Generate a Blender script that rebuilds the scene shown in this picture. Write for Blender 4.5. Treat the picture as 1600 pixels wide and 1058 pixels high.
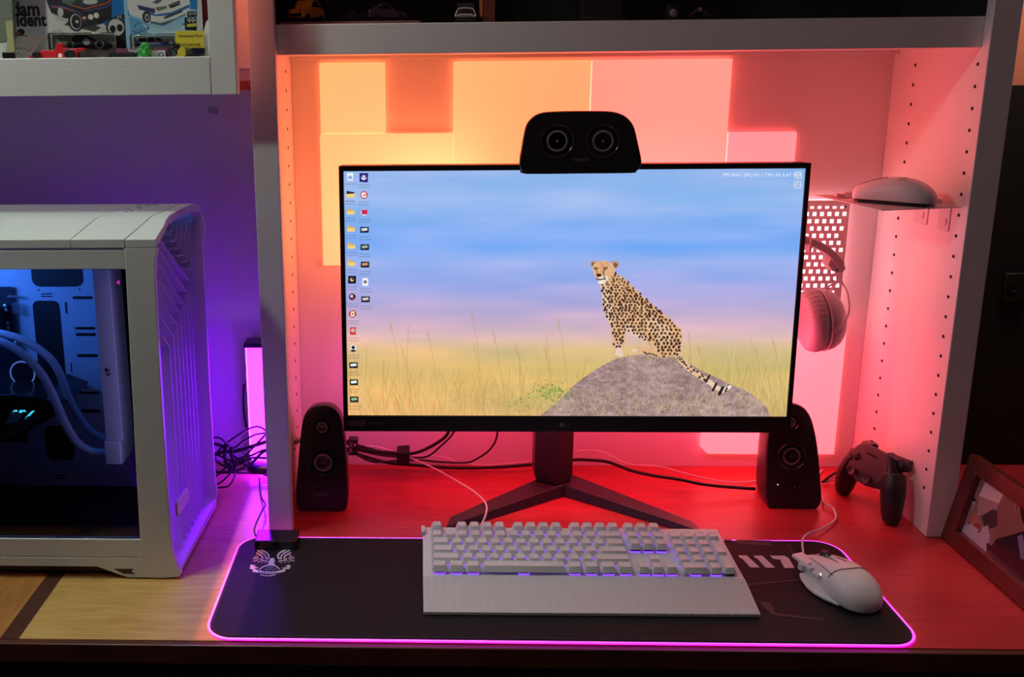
import bpy, bmesh, math, random
import numpy as np
from mathutils import Vector, Matrix
for o in list(bpy.data.objects): bpy.data.objects.remove(o)
SC = bpy.context.scene; COL = SC.collection
PI = math.pi
# ------------------------------------------------------------------ camera
F_PX, CX, CY = 1447.0, 607.8, 439.2
YAW, PITCH, ROLL = -.0349, .2224, -.0102
CAM = Vector((.204, -1.3387, .7127))
_cy, _sy, _cp, _sp, _cr, _sr = math.cos(YAW), math.sin(YAW), math.cos(PITCH), math.sin(PITCH), math.cos(ROLL), math.sin(ROLL)
FWD = Vector((_sy*_cp, _cy*_cp, -_sp)); _r = Vector((_cy, -_sy, 0)); _u = _r.cross(FWD)
RIGHT = _cr*_r + _sr*_u; UP = -_sr*_r + _cr*_u
cam = bpy.data.objects.new('camera', bpy.data.cameras.new('camera')); COL.objects.link(cam)
M3 = Matrix((RIGHT, UP, -FWD)).transposed()
cam.matrix_world = Matrix.Translation(CAM) @ M3.to_4x4()
cam.data.sensor_width = 36; cam.data.lens = F_PX/1600*36
cam.data.shift_x = (800-CX)/1600; cam.data.shift_y = (CY-529)/1600
cam.data.clip_start = .02
SC.camera = cam

def at(px, py, ax, v):
    "point of the plane axis=v seen at a photo pixel"
    d = FWD + RIGHT*((px-CX)/F_PX) - UP*((py-CY)/F_PX)
    t = (v-CAM[ax])/d[ax]
    return CAM + d*t
def aty(px, py, Y): return at(px, py, 1, Y)
def atz(px, py, Z): return at(px, py, 2, Z)
def atx(px, py, X): return at(px, py, 0, X)
# ------------------------------------------------------------------ world, view, lights
w = bpy.data.worlds.new('world'); SC.world = w; w.use_nodes = True
w.node_tree.nodes['Background'].inputs[0].default_value = (.9, .8, .75, 1)
w.node_tree.nodes['Background'].inputs[1].default_value = .008
SC.view_settings.view_transform = 'Standard'; SC.view_settings.look = 'None'
SC.view_settings.exposure = 0; SC.view_settings.gamma = 1; SC.view_settings.use_curve_mapping = False

def area(name, loc, target, sx, sy, power, col, spread=PI):
    l = bpy.data.lights.new(name, 'AREA'); l.shape = 'RECTANGLE'; l.size = sx; l.size_y = sy
    l.energy = power; l.color = col; l.spread = spread
    o = bpy.data.objects.new(name, l); COL.objects.link(o)
    o.location = loc; d = Vector(target)-Vector(loc)
    o.rotation_euler = d.to_track_quat('-Z', 'Y').to_euler(); return o
# pale lamp over the left end of the desk
area('desk_lamp_light', (-.60, -.30, 2.4), (-.16, -.34, 0), .14, .14, 1.5, (.88, 1, .88), .90)
# small pale lamp left of the cabinet front
area('cabinet_lamp_light', (-.75, -.56, 1.30), (-.12, -.05, .55), .09, .09, 3.1, (.86, 1, .90))
# dim ceiling lamp behind the camera
area('ceiling_light', (.1, -1.5, 2.1), (.4, 0, .3), .6, .6, 3.0, (1, .40, .48))
# added unseen lights that brighten the cabinet gap and the right wall
area('added_wall_light', (-.0395, .20, 1.30), (-.0395, .29, .75), .008, .05, 14, (1, .24, .14))
area('added_wall_light', (1.2, .12, 1.25), (1.1, .3, .8), .3, .06, 3.4, (1, .72, .62))
# added colour lights hidden behind the monitor, tinting wall, side and desk
area('added_back_light', (.20, .128, .47), (.14, .262, .50), .2, .16, 1.2, (1, .19, .07))
area('added_back_light', (.62, .128, .42), (.70, .262, .45), .3, .2, 1.1, (1, .12, .13))
area('added_back_light', (.72, .128, .24), (.84, .262, .22), .12, .16, .9, (1, .08, .17))
area('added_back_light', (.14, .128, .20), (.08, .262, .16), .12, .08, .17, (.9, .08, .5))
area('added_edge_light', (.772, .128, .515), (.95, .06, .53), .03, .11, .13, (1, .13, .14))  # added light behind the monitor edge, brightens spare mouse and side panel
area('added_back_light', (.44, .128, .20), (.44, .22, .0), .4, .06, .85, (1, .05, .13))

# ------------------------------------------------------------------ helpers
def thing(name, label, cat, loc=(0, 0, 0), rotz=0, group=None):
    o = bpy.data.objects.new(name, None); COL.objects.link(o)
    o.empty_display_size = .02
    o.location = loc; o.rotation_euler = (0, 0, rotz); o['label'] = label; o['category'] = cat
    if group: o['group'] = group
    return o
def tag(o, label, cat, group=None):
    o['label'] = label; o['category'] = cat
    if group: o['group'] = group
    return o
def basis(o):
    return Matrix.Translation(o.location) @ o.rotation_euler.to_matrix().to_4x4()

class MB:
    def __init__(s): s.bm = bmesh.new(); s.mi = 0
    def face(s, vs, mi=None):
        try: f = s.bm.faces.new(vs)
        except ValueError: return None
        f.material_index = s.mi if mi is None else mi; return f
    def hexa(s, p):
        "eight corners: bottom four, top four"
        v = [s.bm.verts.new(q) for q in p]
        for a in ((0,3,2,1),(4,5,6,7),(0,1,5,4),(1,2,6,5),(2,3,7,6),(3,0,4,7)): s.face([v[i] for i in a])
        return s
    def box(s, a, b, rot=None, piv=None):
        x0,y0,z0 = a; x1,y1,z1 = b
        p = [(x0,y0,z0),(x1,y0,z0),(x1,y1,z0),(x0,y1,z0),(x0,y0,z1),(x1,y0,z1),(x1,y1,z1),(x0,y1,z1)]
        if rot is not None:
            pv = Vector(piv) if piv is not None else Vector(((x0+x1)/2,(y0+y1)/2,(z0+z1)/2))
            p = [pv + rot @ (Vector(q)-pv) for q in p]
        return s.hexa(p)
    def prism(s, front, back):
        "matching 3-D outlines"
        n = len(front)
        a = [s.bm.verts.new(q) for q in front]; b = [s.bm.verts.new(q) for q in back]
        s.face(a); s.face(b[::-1])
        for i in range(n):
            j = (i+1) % n; s.face([a[j], a[i], b[i], b[j]])
        return s
    def slab(s, pts, off):
        off = Vector(off); pts = [Vector(p) for p in pts]
        return s.prism(pts, [p+off for p in pts])
    def loft(s, rings, cap=True, closed=True):
        R = [[s.bm.verts.new(q) for q in r] for r in rings]; n = len(R[0])
        for k in range(len(R)-1):
            for i in range(n if closed else n-1):
                j = (i+1) % n; s.face([R[k][i], R[k][j], R[k+1][j], R[k+1][i]])
        if cap: s.face(R[0][::-1]); s.face(R[-1])
        return s
    def tube(s, pts, r, seg=8, smooth=4):
        P = crom(pts, smooth) if smooth > 1 else [Vector(p) for p in pts]
        rs = r if isinstance(r, (list, tuple)) else None
        rings = []; nrm = None
        for i, p in enumerate(P):
            t = (P[min(i+1, len(P)-1)]-P[max(i-1, 0)]).normalized()
            if nrm is None:
                nrm = t.cross(Vector((0,0,1)));
                if nrm.length < .1: nrm = t.cross(Vector((0,1,0)))
            nrm = (nrm - t*nrm.dot(t)).normalized(); b = t.cross(nrm)
            rr = r
            if rs:
                f = i/(len(P)-1)*(len(rs)-1); k = min(int(f), len(rs)-2); rr = rs[k]+(rs[k+1]-rs[k])*(f-k)
            rings.append([p+(nrm*math.cos(2*PI*k/seg)+b*math.sin(2*PI*k/seg))*rr for k in range(seg)])
        return s.loft(rings)
    def lathe(s, prof, o, ax, up=(0,0,1), seg=32, sy=1.0, cap=True):
        "profile (radius, height along axis)"
        o = Vector(o); ax = Vector(ax).normalized(); u = Vector(up); u = (u-ax*u.dot(ax)).normalized(); v = ax.cross(u)
        rings = [[o+ax*t+(u*math.cos(2*PI*k/seg)*sy+v*math.sin(2*PI*k/seg))*max(r, 1e-5) for k in range(seg)] for r, t in prof]
        return s.loft(rings, cap)
    def torus(s, o, ax, R, r, seg=40, m=8, up=(0,0,1), sy=1.0):
        o = Vector(o); ax = Vector(ax).normalized(); u = Vector(up); u = (u-ax*u.dot(ax)).normalized(); v = ax.cross(u)
        rings = []
        for k in range(seg+1):
            a = 2*PI*k/seg; d = u*math.cos(a)*sy+v*math.sin(a)
            rings.append([o+d*(R+r*math.cos(2*PI*j/m))+ax*r*math.sin(2*PI*j/m) for j in range(m)])
        return s.loft(rings, cap=False)
    def build(s, name, mat, parent=None, bevel=0, smooth=35, seg=2, mods=None):
        bm = s.bm
        bmesh.ops.recalc_face_normals(bm, faces=bm.faces)
        me = bpy.data.meshes.new(name); bm.to_mesh(me); bm.free()
        for m in (mat if isinstance(mat, (list, tuple)) else [mat]): me.materials.append(m)
        return link(name, me, parent, bevel, smooth, seg, mods)
def link(name, me, parent=None, bevel=0, smooth=35, seg=2, mods=None):
    o = bpy.data.objects.new(name, me); COL.objects.link(o)
    if smooth:
        me.polygons.foreach_set('use_smooth', [True]*len(me.polygons)); me.set_sharp_from_angle(angle=math.radians(smooth))
    if mods: mods(o)
    if bevel:
        b = o.modifiers.new('bevel', 'BEVEL'); b.width = bevel; b.segments = seg; b.limit_method = 'ANGLE'; b.angle_limit = math.radians(38)
    if parent is not None:
        o.parent = parent
        if parent.type == 'EMPTY': o.matrix_parent_inverse = basis(parent).inverted()
    return o
def crom(pts, n):
    P = [Vector(p) for p in pts]; out = []
    for i in range(len(P)-1):
        a = P[max(i-1,0)]; b = P[i]; c = P[i+1]; d = P[min(i+2,len(P)-1)]
        for k in range(n):
            t = k/n
            out.append(.5*((2*b)+(c-a)*t+(2*a-5*b+4*c-d)*t*t+(3*b-a-3*c+d)*t**3))
    out.append(P[-1]); return out
def rrect(x0, y0, x1, y1, r, n=6):
    out = []
    for cx, cy, a0 in ((x1-r,y1-r,0),(x0+r,y1-r,90),(x0+r,y0+r,180),(x1-r,y0+r,270)):
        for k in range(n+1):
            a = math.radians(a0+90*k/n); out.append((cx+r*math.cos(a), cy+r*math.sin(a)))
    return out
def remesh(vox, it=6, fac=.5):
    def f(o):
        m = o.modifiers.new('remesh', 'REMESH'); m.mode = 'VOXEL'; m.voxel_size = vox; m.use_smooth_shade = True
        s = o.modifiers.new('smooth', 'SMOOTH'); s.iterations = it; s.factor = fac
    return f
def subsurf(n=2):
    def f(o):
        m = o.modifiers.new('sub', 'SUBSURF'); m.levels = n; m.render_levels = n
    return f
def copy_tree(o, parent=None):
    c = o.copy(); COL.objects.link(c); c.parent = parent
    for ch in list(o.children): copy_tree(ch, c)
    return c
def text(name, body, mat, parent, origin, ex, ey, size, depth=.0003, align='CENTER', font_sx=1.0, bold=0):
    "flat lettering: ex = reading direction, ey = up direction of the letters"
    cu = bpy.data.curves.new(name, 'FONT'); cu.body = body; cu.size = size; cu.align_x = align; cu.align_y = 'CENTER'; cu.extrude = depth; cu.offset = bold; cu.resolution_u = 3
    t = bpy.data.objects.new(name, cu); COL.objects.link(t)
    bpy.context.view_layer.update()
    me = bpy.data.meshes.new_from_object(t.evaluated_get(bpy.context.evaluated_depsgraph_get()))
    bpy.data.objects.remove(t)
    ex = Vector(ex).normalized(); ey = Vector(ey); ey = (ey-ex*ey.dot(ex)).normalized(); ez = ex.cross(ey)
    m = Matrix((ex*font_sx, ey, ez)).transposed().to_4x4(); m.translation = Vector(origin)
    me.transform(m); me.name = name; me.materials.clear(); me.materials.append(mat)
    return link(name, me, parent, 0, 0)

# ------------------------------------------------------------------ materials
def mat(name, col, rough=.5, metal=0, emis=None, es=1, bump=0, bscale=200, var=0, vscale=30, spec=.5, coat=0, sheen=0, stretch=None):
    m = bpy.data.materials.new(name); m.use_nodes = True; nt = m.node_tree; b = nt.nodes['Principled BSDF']
    b.inputs['Base Color'].default_value = (*col, 1); b.inputs['Roughness'].default_value = rough; b.inputs['Metallic'].default_value = metal
    b.inputs['Specular IOR Level'].default_value = spec; b.inputs['Coat Weight'].default_value = coat; b.inputs['Sheen Weight'].default_value = sheen
    if emis: b.inputs['Emission Color'].default_value = (*emis, 1); b.inputs['Emission Strength'].default_value = es
    if bump or var:
        tc = nt.nodes.new('ShaderNodeTexCoord'); src = tc.outputs['Object']
        if stretch:
            mp = nt.nodes.new('ShaderNodeMapping'); mp.inputs['Scale'].default_value = stretch; nt.links.new(src, mp.inputs[0]); src = mp.outputs[0]
    if var:
        n = nt.nodes.new('ShaderNodeTexNoise'); n.inputs['Scale'].default_value = vscale; n.inputs['Detail'].default_value = 6; nt.links.new(src, n.inputs['Vector'])
        mx = nt.nodes.new('ShaderNodeMix'); mx.data_type = 'RGBA'
        mx.inputs[6].default_value = (*[max(0, c*(1-var)) for c in col], 1); mx.inputs[7].default_value = (*[min(1, c*(1+var)) for c in col], 1)
        nt.links.new(n.outputs[0], mx.inputs[0]); nt.links.new(mx.outputs[2], b.inputs['Base Color'])
    if bump:
        n = nt.nodes.new('ShaderNodeTexNoise'); n.inputs['Scale'].default_value = bscale; n.inputs['Detail'].default_value = 4; nt.links.new(src, n.inputs['Vector'])
        bp = nt.nodes.new('ShaderNodeBump'); bp.inputs['Strength'].default_value = bump; bp.inputs['Distance'].default_value = .001
        nt.links.new(n.outputs[0], bp.inputs['Height']); nt.links.new(bp.outputs[0], b.inputs['Normal'])
    return m
def wood(name, c1, c2, rough=.35, axis='X', coat=.2):
    m = bpy.data.materials.new(name); m.use_nodes = True; nt = m.node_tree; b = nt.nodes['Principled BSDF']; L = nt.links.new
    tc = nt.nodes.new('ShaderNodeTexCoord'); mp = nt.nodes.new('ShaderNodeMapping')
    mp.inputs['Scale'].default_value = {'X': (3, 40, 20), 'Y': (40, 3, 20), 'Z': (40, 20, 3)}[axis]
    L(tc.outputs['Object'], mp.inputs[0])
    n = nt.nodes.new('ShaderNodeTexNoise'); n.inputs['Scale'].default_value = 2.2; n.inputs['Detail'].default_value = 9; n.inputs['Distortion'].default_value = 1.4; L(mp.outputs[0], n.inputs[0])
    n2 = nt.nodes.new('ShaderNodeTexNoise'); n2.inputs['Scale'].default_value = 9; n2.inputs['Detail'].default_value = 5; L(tc.outputs['Object'], n2.inputs[0])
    ad = nt.nodes.new('ShaderNodeMath'); ad.operation = 'MULTIPLY_ADD'; ad.inputs[1].default_value = .55; L(n.outputs[0], ad.inputs[0])
    m2 = nt.nodes.new('ShaderNodeMath'); m2.operation = 'MULTIPLY'; m2.inputs[1].default_value = .45; L(n2.outputs[0], m2.inputs[0]); L(m2.outputs[0], ad.inputs[2])
    cr = nt.nodes.new('ShaderNodeValToRGB'); cr.color_ramp.elements[0].position = .36; cr.color_ramp.elements[0].color = (*c1, 1); cr.color_ramp.elements[1].position = .64; cr.color_ramp.elements[1].color = (*c2, 1)
    L(ad.outputs[0], cr.inputs[0]); L(cr.outputs[0], b.inputs['Base Color']); b.inputs['Roughness'].default_value = rough; b.inputs['Coat Weight'].default_value = coat; b.inputs['Coat Roughness'].default_value = .25
    bp = nt.nodes.new('ShaderNodeBump'); bp.inputs['Strength'].default_value = .12; bp.inputs['Distance'].default_value = .0005; L(n.outputs[0], bp.inputs['Height']); L(bp.outputs[0], b.inputs['Normal'])
    return m
def emit(name, col, s=1):
    m = bpy.data.materials.new(name); m.use_nodes = True; nt = m.node_tree; nt.nodes.clear()
    e = nt.nodes.new('ShaderNodeEmission'); e.inputs[0].default_value = (*col, 1); e.inputs[1].default_value = s
    o = nt.nodes.new('ShaderNodeOutputMaterial'); nt.links.new(e.outputs[0], o.inputs[0]); return m
def attr_mat(name, emission=False, rough=.5, es=1, coat=0):
    m = bpy.data.materials.new(name); m.use_nodes = True; nt = m.node_tree; b = nt.nodes['Principled BSDF']
    a = nt.nodes.new('ShaderNodeAttribute'); a.attribute_name = 'Col'
    if emission:
        e = nt.nodes.new('ShaderNodeEmission'); nt.links.new(a.outputs[0], e.inputs[0]); e.inputs[1].default_value = es
        nt.links.new(e.outputs[0], nt.nodes['Material Output'].inputs[0]); return m
    else: nt.links.new(a.outputs[0], b.inputs['Base Color'])
    b.inputs['Roughness'].default_value = rough; b.inputs['Coat Weight'].default_value = coat
    return m
def led(name, c1, c2, p1, p2, s):
    "light diffuser whose colour runs from c1 at p1 to c2 at p2 (LEDs, or light put into a backing)"
    m = bpy.data.materials.new(name); m.use_nodes = True; nt = m.node_tree; b = nt.nodes['Principled BSDF']; L = nt.links.new
    b.inputs['Base Color'].default_value = (.75, .75, .75, 1); b.inputs['Roughness'].default_value = .45
    tc = nt.nodes.new('ShaderNodeTexCoord'); sb = nt.nodes.new('ShaderNodeVectorMath'); sb.operation = 'SUBTRACT'; sb.inputs[1].default_value = p1; L(tc.outputs['Object'], sb.inputs[0])
    d = Vector(p2)-Vector(p1); dt = nt.nodes.new('ShaderNodeVectorMath'); dt.operation = 'DOT_PRODUCT'; dt.inputs[1].default_value = d/d.length_squared; L(sb.outputs[0], dt.inputs[0])
    mx = nt.nodes.new('ShaderNodeMix'); mx.data_type = 'RGBA'; mx.clamp_factor = True; mx.inputs[6].default_value = (*c1, 1); mx.inputs[7].default_value = (*c2, 1)
    L(dt.outputs['Value'], mx.inputs[0]); L(mx.outputs[2], b.inputs['Emission Color']); b.inputs['Emission Strength'].default_value = s
    return m
WHITE = mat('white_paint', (.78, .77, .74), .45, bump=.25, bscale=60, var=.03, stretch=(1, 1, 6))
WHITE2 = mat('white_laminate', (.78, .76, .73), .5, bump=.1, bscale=300)
SALMON = mat('salmon_wall_paint', (.80, .30, .17), .8, bump=.3, bscale=150, var=.05)
SHADE_BLK = mat('shade_black', (.006, .006, .006), .8, var=.3)  # shade of the unlit upper compartment and right board put into black
DESKG = wood('golden_maple', (.46, .24, .065), (.68, .43, .14))
DESKR = wood('red_lit_wood', (.42, .024, .030), (.60, .048, .055), rough=.32, coat=.04)  # desk wood with the red lamp light put into its colour
DESKO = wood('orange_cherry', (.34, .13, .03), (.52, .24, .07), axis='Y')
MAHOG = wood('dark_mahogany', (.07, .022, .014), (.13, .04, .025))
MAHOGV = wood('dark_mahogany_cross', (.06, .02, .014), (.11, .035, .022), axis='Y')
BLKP = mat('black_plastic', (.012, .012, .013), .42, bump=.15, bscale=900)
BLKG = mat('gloss_black_plastic', (.010, .010, .011), .18)
BLKR = mat('black_rubber_cable', (.010, .010, .010), .45)
GREYCONE = mat('grey_speaker_cone', (.22, .20, .21), .35)
RIMM = mat('speaker_rim', (.09, .09, .09), .22, metal=.6)
LOGO = mat('grey_logo_print', (.12, .12, .12), .5)
WP = mat('white_plastic', (.72, .72, .72), .42, bump=.08, bscale=1500)
WPD = mat('white_plastic_matte', (.66, .66, .66), .6, bump=.2, bscale=900)
SEAM = mat('dark_seam', (.03, .03, .03), .7)
CHROME = mat('bright_metal', (.7, .7, .7), .2, metal=1)
WCABLE = mat('white_cable', (.75, .7, .68), .5)
CASEW = mat('white_powder_coat', (.62, .64, .62), .42, bump=.1, bscale=1200)

# ------------------------------------------------------------------ small painter for pictures
def s2l(c):
    c = np.asarray(c, float)/255; return np.where(c <= .04045, c/12.92, ((c+.055)/1.055)**2.4)
class Canvas:
    def __init__(s, W, H, col=(0,0,0)):
        s.W, s.H = W, H; s.a = np.zeros((H, W, 3)); s.a[:] = col; s.map = lambda p: p
        s.yy, s.xx = np.mgrid[0:H, 0:W].astype(float)
    def _blend(s, sl, m, col, al=1):
        m = (np.clip(m, 0, 1)*al)[..., None]; s.a[sl] = s.a[sl]*(1-m)+np.asarray(col, float)*m
    def _bb(s, x0, y0, x1, y1):
        x0, y0 = max(0, int(x0)-1), max(0, int(y0)-1); x1, y1 = min(s.W, int(x1)+3), min(s.H, int(y1)+3)
        return None if x1 <= x0 or y1 <= y0 else (slice(y0, y1), slice(x0, x1))
    def poly(s, pts, col, al=1):
        P = [s.map(p) for p in pts]; xs = [p[0] for p in P]; ys = [p[1] for p in P]
        sl = s._bb(min(xs), min(ys), max(xs), max(ys))
        if sl is None: return
        X, Y = s.xx[sl], s.yy[sl]; acc = np.zeros(X.shape)
        for ox, oy in ((-.25,-.25),(.25,-.25),(-.25,.25),(.25,.25)):
            ins = np.zeros(X.shape, bool); x, y = X+ox, Y+oy
            for i in range(len(P)):
                (x1, y1), (x2, y2) = P[i], P[(i+1) % len(P)]
                if y1 == y2: continue
                ins ^= ((y1 > y) != (y2 > y)) & (x < (x2-x1)*(y-y1)/(y2-y1)+x1)
            acc += ins
        s._blend(sl, acc/4, col, al)
    def ell(s, c, rx, ry, col, al=1, rot=0, soft=1.2):
        cx, cy = s.map(c); R = max(rx, ry)*1.1+1
        sl = s._bb(cx-R, cy-R, cx+R, cy+R)
        if sl is None: return
        X, Y = s.xx[sl]-cx, s.yy[sl]-cy; ca, sa = math.cos(rot), math.sin(rot); u = (X*ca+Y*sa)/rx; v = (-X*sa+Y*ca)/ry
        d = np.sqrt(u*u+v*v); s._blend(sl, (1-d)*min(rx, ry)/soft+.5, col, al)
    def line(s, pts, wd, col, al=1, w2=None):
        P = [s.map(p) for p in pts]; n = len(P)-1
        for i in range(n):
            (x1, y1), (x2, y2) = P[i], P[i+1]; wa = wd if w2 is None else wd+(w2-wd)*i/max(1, n-1)
            sl = s._bb(min(x1,x2)-wa-1, min(y1,y2)-wa-1, max(x1,x2)+wa+1, max(y1,y2)+wa+1)
            if sl is None: continue
            X, Y = s.xx[sl], s.yy[sl]; dx, dy = x2-x1, y2-y1; L = dx*dx+dy*dy+1e-9
            t = np.clip(((X-x1)*dx+(Y-y1)*dy)/L, 0, 1); d = np.hypot(X-x1-t*dx, Y-y1-t*dy)
            s._blend(sl, wa/2-d+.5, col, al)
    def vgrad(s, stops):
        ys = [p for p, _ in stops]; cs = np.array([c for _, c in stops], float); v = np.linspace(0, 1, s.H)
        for k in range(3): s.a[..., k] = np.interp(v, ys, cs[:, k])[:, None]
    def mesh(s, name, material, parent, P00, ex, ey):
        "P00 = top-left corner, ex across, ey down"
        P00, ex, ey = Vector(P00), Vector(ex), Vector(ey); W, H = s.W, s.H
        u = (s.xx/(W-1))[..., None]; v = (s.yy/(H-1))[..., None]
        co = np.array(P00)+u*np.array(ex)+v*np.array(ey)
        me = bpy.data.meshes.new(name); me.vertices.add(W*H); me.vertices.foreach_set('co', co.reshape(-1))
        idx = np.arange(W*H).reshape(H, W); q = np.stack([idx[1:, :-1], idx[1:, 1:], idx[:-1, 1:], idx[:-1, :-1]], -1).reshape(-1, 4)
        nq = len(q); me.loops.add(nq*4); me.loops.foreach_set('vertex_index', q.reshape(-1)); me.polygons.add(nq)
        me.polygons.foreach_set('loop_start', np.arange(nq)*4); me.polygons.foreach_set('loop_total', np.full(nq, 4)); me.update(calc_edges=True)
        at_ = me.color_attributes.new('Col', 'FLOAT_COLOR', 'POINT'); c = np.ones((H, W, 4)); c[..., :3] = s2l(np.clip(s.a, 0, 255)); at_.data.foreach_set('color', c.reshape(-1))
        me.materials.append(material); return link(name, me, parent, 0, 0)
def homog(src, dst):
    A = []; B = []
    for (x, y), (u, v) in zip(src, dst):
        A.append([x,y,1,0,0,0,-u*x,-u*y]); B.append(u); A.append([0,0,0,x,y,1,-v*x,-v*y]); B.append(v)
    h = np.linalg.solve(np.array(A, float), np.array(B, float)); h = np.append(h, 1).reshape(3, 3)
    def f(p):
        q = h @ np.array([p[0], p[1], 1.]); return (q[0]/q[2], q[1]/q[2])
    return f
def vnoise(W, H, cell, rng, ax=1, ay=1):
    gw, gh = int(W/(cell*ax))+3, int(H/(cell*ay))+3; g = rng.random((gh, gw))
    x = np.arange(W)/(cell*ax); y = np.arange(H)/(cell*ay); xi = x.astype(int); yi = y.astype(int); fx = x-xi; fy = y-yi; fx = fx*fx*(3-2*fx); fy = fy*fy*(3-2*fy)
    a = g[yi][:, xi]; b = g[yi][:, xi+1]; c = g[yi+1][:, xi]; d = g[yi+1][:, xi+1]
    return (a*(1-fx)+b*fx)*(1-fy)[:, None]+(c*(1-fx)+d*fx)*fy[:, None]
#@@STRUCT
# ================================================================== room
YW = .262                                   # back board of the shelves
o = MB().box((-2.2, .30, -.74), (2.6, .36, 2.3)).build('wall_back', SALMON); o['kind'] = 'structure'
o = MB().box((-2.2, -2.4, -.78), (2.6, .30, -.74)).build('floor', mat('dark_floor', (.03, .022, .018), .6, var=.3)); o['kind'] = 'structure'
# ---- desk
desk = thing('desk', 'long wooden desk with golden inlaid top edged in dark red mahogany', 'desk', (.4, 0, -.74))
MB().box((-1.2, -.295, -.028), (1.9, .298, -.0012)).build('desktop', MAHOG, desk, bevel=.0012)
MB().box((-.318, -.2855, -.002), (-.041, .297, 0)).build('inlay_panel', DESKG, desk)
MB().box((-.0408, -.2855, -.002), (1.88, .297, 0)).build('inlay_panel', DESKR, desk)  # same desk top, made redder in colour to carry the red light
MB().box((-1.19, -.2855, -.002), (-.343, .297, 0)).build('inlay_panel', DESKO, desk)
MB().box((-.3432, -.2855, -.002), (-.3178, .297, -.0004)).build('inlay_strip', MAHOGV, desk)
MB().box((-1.15, -.255, -.15), (1.85, -.235, -.028)).build('apron', mat('dark_apron', (.02, .012, .01), .5, var=.3), desk)
for x in (-1.14, 1.78):
    for y in (-.26, .22): MB().box((x, y, -.74), (x+.06, y+.06, -.028)).build('leg', MAHOG, desk)
# ---- boards behind the desk
b_ = tag(MB().box((-1.2, .275, .0005), (-.0375, .290, .684)).build('back_board', WHITE2, bevel=.0008), 'plain white board behind the white computer, washed in purple light', 'board')
st = MB()
c0 = aty(333, 172, .2745)
st.box((c0.x-.009, .2744, c0.z-.006), (c0.x+.009, .2749, c0.z+.006), rot=Matrix.Rotation(.2, 3, 'Y'))
for k in (-1, 1): st.box((c0.x-.007, .2736, c0.z+k*.0025-.0008), (c0.x+.007, .2745, c0.z+k*.0025+.0008), rot=Matrix.Rotation(.2, 3, 'Y'))
tag(st.build('adhesive_pad', mat('grey_sticker', (.45, .45, .5), .4)), 'small square stuck-on pad near the top of the purple-lit board', 'sticker')
tag(MB().box((1.0255, .275, .0005), (1.9, .290, .680)).build('back_board', SHADE_BLK, bevel=.0008), 'board at the right end of the desk, its shade put in as black', 'board')  # unlit board, its darkness put into the colour
p = aty(1572, 427, .268); q = aty(1604, 471, .268)
sk = thing('wall_socket', 'square socket plate on the right board, its dimness put into the colour', 'socket', (p.x, .275, p.z))
MB().box((p.x, .266, q.z), (p.x+.04, .2748, p.z)).build('plate', mat('shaded_socket', (.014, .014, .014), .5), sk, bevel=.002)  # pale plate darkened in its colour to stand for shade
MB().lathe([(.010, 0), (.010, .0012), (.007, .0014), (.0065, .0002)], (p.x+.015, .266, (p.z+q.z)/2), (0, -1, 0)).build('socket_ring', BLKP, sk)

# ---- shelf unit over the desk (hutch)
ZT = 1.02
hu = thing('shelf_unit', 'tall white open shelf unit standing on the desk around the monitor', 'shelf unit', (.49, .13, 0))
def holes(x, sx, mi=0):
    m = MB(); m.mi = mi
    zs = [.7146-.0306*k for k in range(22)]
    for z in zs:
        for y in (.0245, .1927): m.lathe([(.0026, 0), (.0026, .0006)], (x+sx*.0003, y, z), (sx, 0, 0), seg=10)
    return m
PIN = mat('peg_hole_dark', (.02, .004, .006), .9)
m = holes(-.014, 1, 1); m.mi = 0; m.box((-.034, .0185, .0005), (-.014, YW, ZT)).build('side_panel', [WHITE, PIN], hu, smooth=0)
m = holes(.988, -1, 1); m.mi = 0; m.box((.988, .0185, .0005), (1.008, YW, ZT)).build('side_panel', [WHITE, PIN], hu, smooth=0)
MB().box((-.037, 0, .0005), (0, .018, ZT)).build('stile', WHITE, hu, bevel=.0012)
MB().box((.986, 0, .0005), (1.0245, .018, ZT)).build('stile', WHITE, hu, bevel=.0012)
MB().box((-.0139, .019, .7375), (.9879, .039, .7795)).build('rail', WHITE, hu, bevel=.001)
MB().box((-.0139, .039, .739), (.9879, YW-.0005, .779)).box((-.0139, YW-.016, .733), (.9879, YW-.0005, .739)).build('shelf_board', WHITE, hu, bevel=.0006)
MB().box((-.0135, YW, .0005), (.9875, YW+.012, .760)).build('back_panel', WHITE2, hu)
MB().box((-.0135, YW-.004, .7795), (.9875, YW+.012, ZT)).build('upper_back', SHADE_BLK, hu)  # shade of this compartment put into black back, top and linings
MB().box((-.0139, .019, ZT-.018), (.9879, YW-.005, ZT)).build('top_board', SHADE_BLK, hu)
MB().box((-.0139, .019, .780), (-.0125, YW-.005, ZT-.018)).build('shade_lining', SHADE_BLK, hu)
MB().box((.9865, .019, .780), (.9879, YW-.005, ZT-.018)).build('shade_lining', SHADE_BLK, hu)

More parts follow.
